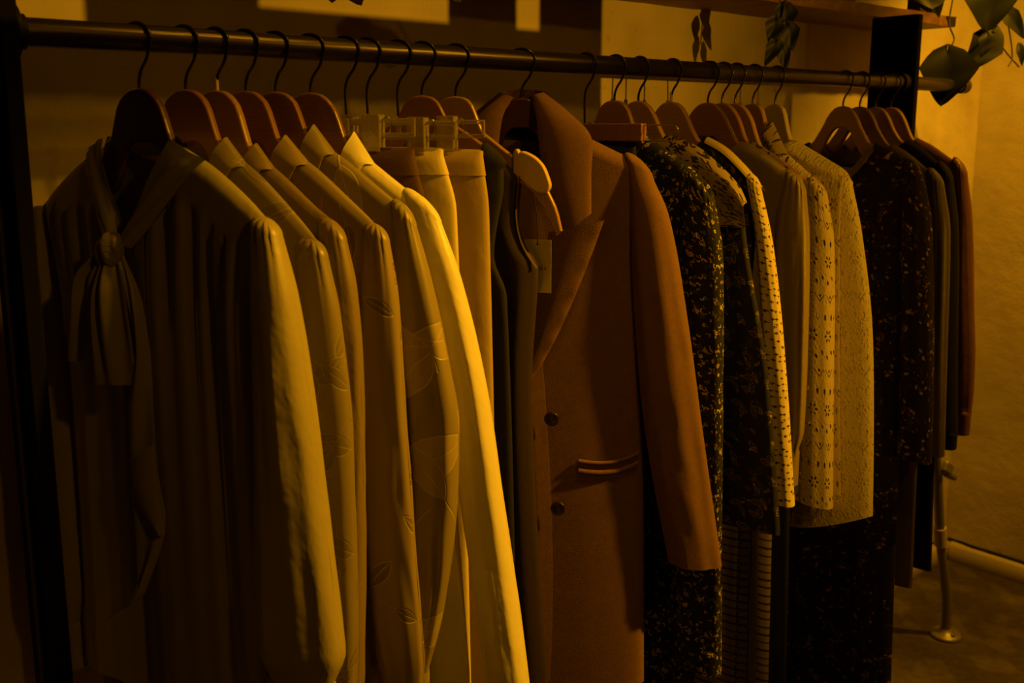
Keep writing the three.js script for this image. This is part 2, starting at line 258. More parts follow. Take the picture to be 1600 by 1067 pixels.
// ---------------------------------------------------------------- the rack
const railX0 = 0.335, railX1 = 2.65;
{
  const o = thing('clothes_rail', 'dark steel pipe clothes rail running along the plaster wall', 'clothes rail', [railX0, RAIL_Y, 0]);
  add('pipe', (() => { const g = new THREE.CylinderGeometry(RAIL_R, RAIL_R, railX1 - railX0 + 0.01, 48, 1, true); g.rotateZ(Math.PI / 2); g.translate((railX1 - railX0) / 2, 0, 0); return g; })(), M.steel, o);
  add('end_cap', cyl(0.0195, 0.03, railX1 - railX0 - 0.008, 0, 0, 'x', 32), M.steel, o);
  add('flange', merge([cyl(0.03, 0.004, 0.0025, 0, 0, 'x', 32), cyl(0.02, 0.01, 0.008, 0, 0, 'x', 32)]), M.darkSteel, o);
  add('collar', cyl(0.0215, 0.02, 2.325 - railX0, 0, 0, 'x', 32), M.darkSteel, o);
}
{
  const o = thing('upright_board', 'black upright board at the near end with a lighter brown strip', 'post', [0.325, 0, 0]);
  add('board', box(0.02, 2.3, 0.1, 0, 1.15, -0.02), M.blackWood, o);
  add('brown_strip', box(0.006, 2.3, 0.014, -0.0135, 1.15, -0.012, 0.002), mat('#3a2a18', 0.6), o);  // lighter brown strip down the face of the board
  add('bracket', merge([box(0.005, 0.03, 0.03, -0.013, RAIL_Y + 0.002, -0.035, 0.002), box(0.016, 0.012, 0.01, -0.022, RAIL_Y + 0.006, -0.042)]), M.galvan, o);
}
{
  const o = thing('upright_board', 'black upright board carrying the shelf beside the leafy plant', 'post', [2.35, 0, 0]);
  add('board', box(0.02, 1.778, 0.122, 0, 0.889, -0.034), M.blackWood, o);
}
{ // leaning pipe leg with foot
  const o = thing('pipe_leg', 'leaning grey metal pipe leg with a round foot near the corner', 'pipe', [2.815, 0, 0]);
  const P = (y) => [lerp(0, -0.161, y / 0.628), y, 0];
  add('pipe', tube([P(0.008), [-0.02, 0.12, 0.003], P(0.32), P(0.628), [-0.3, 1.1, -0.01], [-0.44, 1.3, -0.02]], 0.0135, 60, 16), M.galvan, o);
  add('foot', (() => { const g = new THREE.LatheGeometry([[0.001, 0], [0.042, 0], [0.044, 0.006], [0.04, 0.014], [0.022, 0.017], [0.019, 0.03], [0.0138, 0.031]].map((p) => new THREE.Vector2(...p)), 32); return g; })(), M.galvan, o);
  add('screw', (() => { const g = new THREE.SphereGeometry(0.006, 12, 8); g.translate(-0.012, 0.017, 0.026); return g; })(), M.chrome, o);
  add('coupling', (() => { const g = new THREE.CylinderGeometry(0.0175, 0.0175, 0.06, 24); g.rotateZ(0.24); g.translate(...P(0.345)); return g; })(), M.paint, o);
  add('clamp', (() => { const g = merge([box(0.05, 0.035, 0.04, 0, 0, 0, 0.008), box(0.06, 0.018, 0.03, 0.035, -0.012, 0.004, 0.006)]); g.rotateZ(-0.5); g.translate(-0.12, 0.565, 0.008); return g; })(), M.galvan, o);
}
{
  const o = thing('wall_shelf', 'rough wooden shelf board above the rail', 'shelf', [1.2, 1.78, -0.18]);
  const g = new THREE.BoxGeometry(3.1, 0.027, 0.2, 160, 3, 10), p = g.attributes.position;
  for (let i = 0; i < p.count; i++) { const x = p.getX(i), y = p.getY(i), z = p.getZ(i); if (z > 0.09) p.setZ(i, z + 0.003 * n2(x * 14, y * 60)); p.setY(i, y + 0.0135 + (Math.abs(z) > 0.05 ? 0.0012 * n2(x * 9, z * 8 + 5) : 0)); }
  g.computeVertexNormals(); boxUV(g); add('board', g, M.shelf, o);
}
{ const o = thing('book', 'pale book lying flat on the shelf above the black board', 'book', [2.4, 1.8085, -0.185]);
  add('cover', merge([box(0.26, 0.003, 0.17, 0, 0.0015, 0, 0.001), box(0.26, 0.003, 0.17, 0, 0.0345, 0, 0.001), box(0.003, 0.036, 0.17, -0.1315, 0.018, 0, 0.001)]), M.paper, o); add('pages', box(0.252, 0.03, 0.162, 0, 0.018, 0, 0.001), mat('#d8cda6', 0.9), o); }

// ---------------------------------------------------------------- plants
function leafGeo(len, wid, fold = 0.25, droop = 0.3) { // heart-shaped leaf, stalk at the origin, tip along -y
  return grid(10, 14, (s, t) => {
    const a = (s - 0.5) * 2, w = wid * (t < 0.28 ? Math.sqrt(t / 0.28) : Math.pow(1 - (t - 0.28) / 0.72, 0.75)), lobe = t < 0.25 ? 0.16 * len * Math.abs(a) * (1 - t / 0.25) : 0;
    return [a * w, -t * len + lobe, Math.abs(a) * w * fold - droop * t * t * len * 0.5 + 0.0015 * Math.sin(t * 9 + a * 3), a, t];
  });
}
function plant(label, potAt, leaves, stems, potted = true) {
  const o = thing('trailing_plant', label, 'plant', potAt);
  if (potted) {
    add('pot', new THREE.LatheGeometry([[0.001, 0.002], [0.045, 0.002], [0.048, 0.006], [0.06, 0.095], [0.064, 0.1], [0.064, 0.112], [0.057, 0.112], [0.055, 0.095], [0.001, 0.092]].map((p) => new THREE.Vector2(...p)), 32), M.pot, o);
  }
  for (const s of stems) add('stem', tube(s.map((p) => [p[0] - potAt[0], p[1] - potAt[1], p[2] - potAt[2]]), 0.0022, 30, 6), M.stem, o);
  for (const [x, y, z, len, wid, ry, rz, rx = 0] of leaves) { const m = add('leaf', leafGeo(len, wid), M.leaf, o); m.position.set(x - potAt[0], y - potAt[1], z - potAt[2]); m.rotation.set(rx, ry, rz, 'YXZ'); }
}
const face = -0.72;   // leaves turned to the room and the near end
plant('dark green leafy trailing plant at the end of the shelf', [2.64, 1.807, -0.17], [
  [2.548, 1.70, 0.0, 0.135, 0.078, face, 0.02], [2.755, 1.885, 0.0, 0.125, 0.075, face, 0.1], [2.805, 1.765, 0.0, 0.125, 0.05, face, -0.55], [2.745, 1.755, 0.01, 0.06, 0.024, face, -0.15],
  [2.85, 1.83, 0.0, 0.11, 0.026, face, 0.75], [2.62, 1.85, -0.06, 0.09, 0.035, face, -1.6], [2.60, 1.88, -0.1, 0.1, 0.045, face, 0.5], [2.7, 1.92, -0.12, 0.1, 0.05, face, 1.0], [2.97, 1.74, 0.0, 0.06, 0.015, face, 0.3],
], [
  [[2.64, 1.9, -0.17], [2.66, 1.9, -0.06], [2.64, 1.78, -0.045], [2.6, 1.735, -0.01], [2.548, 1.70, 0.0]],
  [[2.64, 1.9, -0.17], [2.7, 1.93, -0.08], [2.755, 1.885, 0.0], [2.79, 1.82, -0.01], [2.805, 1.765, 0.0], [2.87, 1.725, 0.0], [2.98, 1.68, 0.0]],
  [[2.755, 1.885, 0], [2.82, 1.85, 0.0], [2.85, 1.83, 0]], [[2.805, 1.765, 0.0], [2.76, 1.765, 0.01], [2.745, 1.755, 0.01]], [[2.85, 1.83, 0], [2.9, 1.77, 0], [2.93, 1.70, 0.0], [2.91, 1.68, 0]],
  [[2.64, 1.9, -0.17], [2.61, 1.9, -0.12], [2.62, 1.85, -0.06]], [[2.64, 1.9, -0.17], [2.62, 1.92, -0.13], [2.60, 1.88, -0.1]], [[2.64, 1.9, -0.17], [2.67, 1.94, -0.15], [2.7, 1.92, -0.12]],
]);
plant('dark vine hanging behind the rail below the middle of the shelf', [1.95, 1.807, -0.145], [
  [1.93, 1.775, -0.07, 0.06, 0.028, face, 0.1], [1.90, 1.745, -0.07, 0.055, 0.022, face, -0.2], [1.935, 1.735, -0.065, 0.06, 0.024, face, 0.3], [1.905, 1.70, -0.07, 0.06, 0.018, face, -0.35], [1.925, 1.69, -0.07, 0.06, 0.017, face, 0.25],
], [[[1.95, 1.9, -0.145], [1.95, 1.89, -0.08], [1.93, 1.8, -0.065], [1.92, 1.74, -0.07], [1.915, 1.69, -0.07]]]);
plant('small vine over the shelf edge, placed to shade a lit wall patch', [0.99, 1.807, -0.145], [  // placed to cast a leaf shadow on the lit wall patch
  [0.955, 1.775, -0.04, 0.07, 0.05, -0.3, -0.1], [0.985, 1.76, -0.04, 0.06, 0.04, -0.3, 0.4],
], [[[0.99, 1.9, -0.145], [0.99, 1.88, -0.08], [0.98, 1.81, -0.045], [0.96, 1.775, -0.04]], [[0.98, 1.81, -0.045], [0.985, 1.76, -0.04]], [[0.98, 1.81, -0.045], [1.03, 1.77, -0.03], [1.05, 1.73, -0.03]]]);

// ---------------------------------------------------------------- hangers
// place on the rail: x along it and the turn of the hanger out of the square (degrees)
const at = (x, a) => ({ pos: [x, RAIL_Y, 0], turn: (-90 + a) * Math.PI / 180 });
const hookGeo = (stemY, lean = 0) => { // over the rail from the wall side, down on the room side to the stem
  const p = [[-0.0205, -0.008, 0]]; for (let k = 0; k <= 10; k++) { const a = Math.PI - k / 10 * Math.PI * 1.12; p.push([0.0222 * Math.cos(a), 0.0188 * Math.sin(a) - 0.0002, 0]); }
  p.push([0.014, -0.024, 0], [0.004 + lean, -0.038, 0], [lean, -0.05, 0], [lean, stemY, 0]);
  return tube(p, 0.0021, 90, 8);
};
const topLine = curve([[0, -0.06], [0.012, -0.0618], [0.024, -0.0695], [0.036, -0.085], [0.049, -0.109], [0.068, -0.132], [0.1, -0.15], [0.15, -0.178], [0.19, -0.203], [0.206, -0.218]]);
function hangerShape(half, shoulder, deep = 0.06) { // dome at the neck, arms running under the shoulder line of the garment
  const sh = shoulder ? curve(shoulder) : null, x0 = shoulder ? shoulder[0][0] : 1, N = 34, top = [], bot = [];
  const line = (x) => { const y = topLine(x); if (!sh) return y; return lerp(y, sh(x) - 0.008, sstep(x0 - 0.03, x0 + 0.004, x)); };
  for (let i = 0; i <= N; i++) { const x = i / N * half; top.push([x, line(x) - 0.012 * Math.pow(Math.max(0, x / half - 0.94) / 0.06, 2)]); }
  for (let i = 0; i <= N; i++) { const x = i / N * half * 0.975; bot.push([x, line(x) - lerp(deep, 0.026, clamp(x / half * 1.5)) - 0.006 * Math.exp(-Math.pow((x - 0.05) / 0.02, 2))]); }
  const s = new THREE.Shape(), pts = [...top, ...bot.slice().reverse(), ...bot.slice(1).map(([x, y]) => [-x, y]), ...top.slice(1).reverse().map(([x, y]) => [-x, y])];
  pts.forEach(([x, y], i) => (i ? s.lineTo(x, y) : s.moveTo(x, y))); s.closePath(); return s;
}
const woodGeo = {};
function woodHanger(x, a, wood, label, opt = {}) {
  const { pos, turn } = at(x, a), o = thing('wooden_hanger', label, 'hanger', pos, turn, 'wooden hangers along the rail');
  const half = Math.min(opt.half ?? 0.185, opt.shoulder && !opt.line ? opt.shoulder[opt.shoulder.length - 1][0] - 0.014 : 1), key = x;
  if (!woodGeo[key]) { const g = new THREE.ExtrudeGeometry(hangerShape(half, opt.line ?? opt.shoulder, opt.deep), { depth: 0.005, bevelEnabled: true, bevelThickness: 0.0035, bevelSize: 0.0035, bevelSegments: 4, curveSegments: 4 }); g.translate(0, -0.0025, -0.0025); const p = g.attributes.position, uv = []; for (let i = 0; i < p.count; i++) uv.push(p.getY(i) + p.getZ(i), p.getX(i)); g.setAttribute('uv', new THREE.Float32BufferAttribute(uv, 2)); woodGeo[key] = g; }
  add('arms', woodGeo[key], M['wood_' + wood], o);
  add('hook', hookGeo(-0.064), M.wire, o).userData.label = 'dark bent wire hook';
  if (opt.sleeve) add('stem_sleeve', cyl(0.0027, 0.02, 0, -0.052, 0), mat('#cbb88a', 0.5), o).userData.label = 'pale plastic sleeve on the stem';
  if (opt.bar) add('bar', cyl(0.005, half * 1.5, 0, -0.2, 0, 'x', 14), M['wood_' + wood], o);
  if (opt.tip) { // pale piece over the end of the arm
    const s = new THREE.Shape(), L = [[0.09, -0.15], [0.0935, -0.144], [0.097, -0.149], [0.104, -0.1475], [0.12, -0.155], [0.133, -0.168], [0.141, -0.186], [0.1435, -0.198], [0.138, -0.205], [0.125, -0.203], [0.107, -0.19], [0.09, -0.176]].map((q) => new THREE.Vector2(...q)); s.moveTo(L[0].x, L[0].y); s.splineThru(L.slice(1)); s.closePath();
    const g = new THREE.ExtrudeGeometry(s, { depth: 0.008, bevelEnabled: true, bevelThickness: 0.004, bevelSize: 0.003, bevelSegments: 4 }); g.translate(0.004, 0.002, -0.004); add('pale_arm_piece', g, mat('#d3b576', 0.4), o).userData.label = 'pale piece over the end of the arm';
  }
  return o;
}
function clipHanger(x, a, stemY, label, clips, half = 0.15) {
  const { pos, turn } = at(x, a), o = thing('clip_hanger', label, 'hanger', pos, turn, 'clear plastic clip hangers');
  add('hook', hookGeo(stemY), M.wire, o);
  add('bar', merge([box(half * 2, 0.006, 0.004, 0, stemY - 0.009, 0, 0.0015), box(half * 2, 0.006, 0.004, 0, stemY - 0.029, 0, 0.0015), box(0.007, 0.026, 0.006, 0, stemY - 0.019, 0, 0.0015), box(0.005, 0.026, 0.0045, half, stemY - 0.019, 0, 0.0015), box(0.005, 0.026, 0.0045, -half, stemY - 0.019, 0, 0.0015)]), M.clear, o);
  for (const u of clips) {
    const c = add('clip', merge([box(0.026, 0.052, 0.003, u, stemY - 0.026, 0.010, 0.001), box(0.026, 0.052, 0.003, u, stemY - 0.026, -0.010, 0.001), box(0.004, 0.046, 0.021, u + 0.012, stemY - 0.024, 0, 0.001)]), M.clear, o);
    add('spring', tube([[u + 0.014, stemY - 0.012, 0.013], [u + 0.024, stemY - 0.004, 0.004], [u + 0.026, stemY - 0.022, 0], [u + 0.012, stemY - 0.034, -0.004], [u - 0.006, stemY - 0.034, -0.012]], 0.0009, 30, 6), M.chrome, c);
  }
  return o;
}

// ---------------------------------------------------------------- garments: local x to the room, y up from the rail, z out of the front
function surfaces(p) {
  const sh = curve(p.shoulder), nx = p.shoulder[0][0], s = p.shoulder[p.shoulder.length - 1][0], sY = p.shoulder[p.shoulder.length - 1][1];
  const side = curve(p.side.map(([y, w]) => [-y, w])), sideL = p.sideL ? curve(p.sideL.map(([y, w]) => [-y, w])) : side;
  const hangY = (x) => sh(Math.max(Math.abs(x), nx)), th = p.th ?? 0.014, f = p.fold ?? {}, amp = f.amp ?? 0.006, k1 = f.k ?? 7, ph = f.ph ?? 0, fine = f.fine ?? 0, kf = f.kf ?? 40;
  const half = (un, y) => (y > sY ? s : (un < 0 ? sideL : side)(-y));
  const wave = (un, y) => amp * (0.62 * Math.sin(un * k1 + ph + 0.5 * Math.sin(y * 3 + ph)) + 0.38 * Math.sin(un * k1 * 1.9 + 2.1 * ph + 0.8 * y)) ;
  const z = (un, y, sg) => {
    const x0 = un * s, d = Math.max(0, hangY(x0) - y), body = th * Math.sqrt(Math.max(0, 1 - Math.pow(Math.abs(un), p.round ?? 4))) * Math.sqrt(clamp(d / 0.016)) * lerp(1, p.flare ?? 1.2, clamp(d / 0.7));
    const rampY = f.from ? f.from(x0) - y : d; const ramp = sstep(0, f.ramp ?? 0.25, rampY);
    let w = wave(un, y) * ramp;
    if (sg > 0) w += 0.3 * amp * ramp * Math.sin(un * k1 * 2.7 + 1.3 + ph) * (1 - un * un) + fine * sstep(0, 0.012, rampY) * Math.exp(-Math.max(0, rampY) * 2.2) * Math.sin(un * kf + 2 * Math.sin(un * 9 + ph)) * (1 - Math.pow(Math.abs(un), 6));
    return sg * body + w;
  };
  const neck = (x, sg) => { const q = Math.abs(x) / nx; if (q >= 1 || !p.neck) return hangY(x); return hangY(nx) - (sg > 0 ? p.neck[0] : p.neck[1]) * Math.pow(1 - Math.pow(Math.abs((x - (sg > 0 ? (p.neckC ?? 0) * (1 - q) : 0)) / nx), p.neck[2] ?? 2), sg > 0 ? (p.neck[3] ?? 1) : 1); };
  return { hangY, z, neck, half, s, nx, sY };
}
function bodyGeo(p, nU = 44, nV = 56) {
  const S = surfaces(p), top = p.top ?? null;
  return grid(nU * 2, nV, (k, t) => {
    const sg = k < 0.5 ? 1 : -1, un0 = k < 0.5 ? -1 + 4 * k : 3 - 4 * k, un = Math.sin(un0 * Math.PI / 2) * 0.35 + un0 * 0.65, x0 = un * S.s;
    const y0 = S.neck(x0, sg), hem = p.hem + (p.hemCurve ?? 0) * un * un, y = lerp(y0, hem, Math.pow(t, 1.5)), x = un * S.half(un, y);
    return [x, y, S.z(un, y, sg), k * S.s * 4, y];
  }, true);
}
// point on the front (sg 1) or back surface over local x, y
function onBody(p, x, y, lift = 0.004, sg = 1) { const S = surfaces(p), un = clamp(x / S.half(x, y), -1, 1); return [x, y, S.z(un, y, sg) + sg * lift]; }
function sleeveGeo(rows, o = {}) { // rows [y, inner x, outer x, half thickness] from the seam down
  const ui = curve(rows.map((r) => [-r[0], r[1]])), uo = curve(rows.map((r) => [-r[0], r[2]])), b = curve(rows.map((r) => [-r[0], r[3]]));
  const y0 = rows[0][0], y1 = rows[rows.length - 1][0], L = y0 - y1, tilt = o.tilt ?? 0.02, zc = o.z ?? 0, ph = o.ph ?? 0, amp = o.amp ?? 0.003, nV = 54;
  return grid(40, nV, (k, t) => {
    const cap = 8 / nV, tt = Math.max(0, (t - cap) / (1 - cap)), q = clamp(t / cap) * Math.PI / 2, y = lerp(y0, y1, tt), shrink = Math.max(0.001, Math.sin(q)), lift = (o.cap ?? 0.016) * Math.cos(q), a = k * Math.PI * 2, d = y0 - y;
    const c = (ui(-y) + uo(-y)) / 2, w = (uo(-y) - ui(-y)) / 2, ca = Math.cos(a), sa = Math.sin(a), sq = (v) => Math.sign(v) * Math.pow(Math.abs(v), 0.85);
    const pleat = (o.pleat ?? 0.0012) * Math.exp(-d * 18) * Math.sin(a * 13), fold = amp * sstep(0, 0.25, d) * (Math.sin(ca * 4.2 + ph + d * 2.2) * 0.6 + Math.sin(ca * 9 + 2 * ph - d * 3) * 0.4);
    const pin = o.gather ? 1 - o.gather * sstep(L * 0.9, L, d) : 1;
    const dent = o.wrinkle ? o.wrinkle * sstep(0.05, 0.3, d) * n3(ca * 1.6 + ph, y * 9, sa * 1.2 + ph) : 0;
    return [c + sq(ca) * w * shrink * pin, y - tilt * ca * shrink * Math.exp(-d * 6) + lift, zc + (sq(sa) * (b(-y) + pleat) * pin + fold + dent * Math.sign(sa)) * shrink, a * w, y + lift * 1.6];
  }, true);
}
// strip between two edges (arrays of [x, y, z]) with thickness; puff(s, t) pushes along z
function patch(A, B, o = {}) {
  const ca = new THREE.CatmullRomCurve3(A.map((p) => new THREE.Vector3(...p)), false, 'centripetal'), cb = new THREE.CatmullRomCurve3(B.map((p) => new THREE.Vector3(...p)), false, 'centripetal');
  const ns = o.ns ?? 10, nt = o.nt ?? 24, th = o.th ?? 0.0025, puff = o.puff ?? (() => 0), sharp = o.sharp;
  const pick = (pts, c, t) => { if (!sharp) return c.getPoint(t); const f = t * (pts.length - 1), i = Math.min(pts.length - 2, Math.floor(f)); return new THREE.Vector3(...pts[i]).lerp(new THREE.Vector3(...pts[i + 1]), f - i); };
  const len = ca.getLength(), wid = ca.getPoint(0.5).distanceTo(cb.getPoint(0.5));
  return grid(ns * 2 + 2, nt, (k, t) => {
    const f = k * (ns * 2 + 2), front = f <= ns, s = front ? f / ns : clamp(1 - (f - ns - 1) / ns);
    const v = pick(A, ca, t).lerp(pick(B, cb, t), s), e = Math.sqrt(Math.max(0, 4 * s * (1 - s))), ee = o.soft ? 0.35 + 0.65 * Math.min(1, e * 1.6) : 1;
    return [v.x, v.y, v.z + puff(s, t) + (front ? th / 2 : -th / 2) * ee, s * wid, -t * len];
  });
}
const GARMENT = 'clothes hanging on the rail';
function garment(name, label, category, x, a, p) {
  const { pos, turn } = at(x, a), o = thing(name, label, category, pos, turn, GARMENT);
  add('body', bodyGeo(p), p.m, o);
  for (const s of p.sleeves ?? []) {
    const g = sleeveGeo(s.rows, s); if (s.left) { const pp = g.attributes.position; for (let i = 0; i < pp.count; i++) pp.setX(i, -pp.getX(i)); g.index.array.reverse(); g.computeVertexNormals(); }
    const sl = add('sleeve', g, s.m ?? p.m, o);
    if (s.cuff) { const r = s.rows[s.rows.length - 1], gi = s.gather ? 1 - s.gather * 0.8 : 1, c = (r[1] + r[2]) / 2, w = (r[2] - r[1]) / 2 * gi; const cg = sleeveGeo([[r[0] + 0.004, c - w, c + w, r[3] * gi + 0.002], [r[0] - s.cuff, c - w, c + w, r[3] * gi + 0.002]], { z: s.z, tilt: 0, pleat: 0, amp: 0 }); if (s.left) { const pp = cg.attributes.position; for (let i = 0; i < pp.count; i++) pp.setX(i, -pp.getX(i)); cg.index.array.reverse(); cg.computeVertexNormals(); } add('cuff', cg, s.cuffM ?? s.m ?? p.m, sl); }
  }
  return o;
}
// two sleeves: the room side as measured, the wall side tucked in
function pair(rows, o = {}) { const s = rows[0][2]; return [{ rows, ...o }, { rows: rows.map(([y, i, u, b]) => { const w = Math.min(u - i, 0.075), out = Math.min(u, s + 0.012); return [y, out - w, out, b]; }), ...o, left: true, ph: (o.ph ?? 0) + 2 }]; }
// turned-down collar round the neck: right side, left side and back
function collar(o, p, m, { width = 0.034, rise = 0.012, reach = 1, point = 0.012, name = 'collar' } = {}) {
  const S = surfaces(p), N = 12, R = [], inn = [], out = [];
  for (let i = -N; i <= N; i++) { // front left bottom, up over the left shoulder, back, and down the right
    const q = i / N, sd = Math.sign(q) || 1, f = Math.abs(q);
    if (f > 0.5) { // on the front
      const k = (f - 0.5) * 2, x = sd * S.nx * Math.pow(1 - k * reach, 0.8), y = S.neck(x, 1), xo = sd * (Math.abs(x) + width * (0.92 + 0.1 * k)), yo = S.hangY(xo) - 0.004 - k * (S.hangY(S.nx) - y) * 0.9 - point * k;
      inn.push([x, y + rise * (1 - k), S.z(x / S.s, y - 0.003, 1) + 0.003]); out.push(onBody(p, xo, Math.min(yo, y - 0.004), 0.006));
    } else { const k = f / 0.5, x = sd * S.nx * k, y = S.neck(x, -1), xo = sd * (S.nx + width) * k, yo = (Math.min(S.hangY(xo), y) - width * (1 - k * k) * 0.9) - 0.002;
      inn.push([x, y + rise, S.z(x / S.s, y - 0.003, -1) * (1 - k * k)]); out.push([xo, yo, lerp(S.z(xo / S.s, yo, -1) - 0.005, 0.0, Math.pow(k, 6))]); }
  }
  return add(name, patch(inn, out, { ns: 6, nt: 72, th: 0.003, puff: (s) => 0.0 }), m, o);
}
function placket(o, p, m, x, y0, y1, n) {
  const A = [], B = []; for (let i = 0; i <= 10; i++) { const y = lerp(y0, y1, i / 10); A.push(onBody(p, x - 0.013, y, 0.003)); B.push(onBody(p, x + 0.013, y, 0.003)); }
  const pl = add('placket', patch(A, B, { ns: 4, nt: 20, th: 0.002 }), m, o);
  for (let i = 0; i < n; i++) { const y = lerp(y0, y1, (i + 0.4) / n), b = add('button', cyl(0.005, 0.003, 0, 0, 0, 'z', 16), mat('#a58c58', 0.35), pl); b.position.set(...onBody(p, x, y, 0.006)); }
}
function neckLabel(o, p, w, h, y, marks) {
  const S = surfaces(p), A = [], B = []; for (let i = 0; i <= 6; i++) { const x = lerp(-w / 2, w / 2, i / 6); A.push([x, y, S.z(x / S.s, y, -1) + 0.003]); B.push([x, y - h, S.z(x / S.s, y - h, -1) + 0.003]); }
  const t = texture(256, 96, (c) => { c.fillStyle = '#b9a468'; c.fillRect(0, 0, 256, 96); c.fillStyle = '#54431f'; const r = rng(71); for (let i = 0; i < marks; i++) c.fillRect(40 + i * 176 / marks, 38 + r() * 6, 8 + r() * 6, 16 + r() * 8); }, [w, h]);
  const g = patch(A, B, { ns: 2, nt: 8, th: 0.001 }); const pp = g.attributes.position, uv = g.attributes.uv; for (let i = 0; i < pp.count; i++) uv.setXY(i, pp.getX(i) + w / 2, pp.getY(i) - (y - h));
  add('neck_label', g, mat(0xffffff, 0.8, { map: t }), o).userData.label = 'pale woven label at the back of the neck';
}

// fabrics
const F = {
  cream: satin('#a59c72'), bright: satin('#efe8c4', { roughness: 0.36 }),
  jacA: satin(0xffffff, { map: jacquard('#857a4e', '#796e45', '#948a5e', 81, 40), bumpMap: jacquardBump(81, 40), bumpScale: 0.0008 }),
  jacB: satin(0xffffff, { map: jacquard('#92835a', '#776940', '#b5a674', 82, 34, 64), bumpMap: jacquardBump(82, 34, 64), bumpScale: 0.0012 }),
  jacC: satin(0xffffff, { map: jacquard('#8d8156', '#a5976a', '#bfb280', 83, 16, 120), bumpMap: jacquardBump(83, 16, 120), bumpScale: 0.0012 }),
  bronze: satin('#83734a'), khaki: cloth('#a8935a'), trouser: cloth('#d3c48e', { roughness: 0.7 }), brownDress: cloth('#2a1b12'), blackTop: cloth('#120e0a'), skirt: cloth('#4f3520'),
  wool: mat(0xffffff, 0.95, { map: woolMap, bumpMap: woolBump, bumpScale: 0.0012 }), blossom: cloth(0xffffff, { map: blossomTex }), leopard: cloth(0xffffff, { map: leopardTex }), sketch: cloth(0xffffff, { map: sketchTex }),
  marks: cloth(0xffffff, { map: markTex }), butter: satin('#cdb873'), snake: cloth(0xffffff, { map: snakeTex }), redFloral: cloth(0xffffff, { map: redFloralTex }), fawn: satin('#81724a'),
  lace: mat('#dccb9c', 0.9, { alphaMap: laceAlpha, transparent: true, bumpMap: laceBump, bumpScale: 0.004 }), knit: mat('#e8dab0', 0.95, { bumpMap: laceBump, bumpScale: 0.006 }),
  taupe: satin('#6e6045'), black: cloth('#0d0b09'), rust: satin('#7a5030'), lining: cloth('#1a120c'),
};

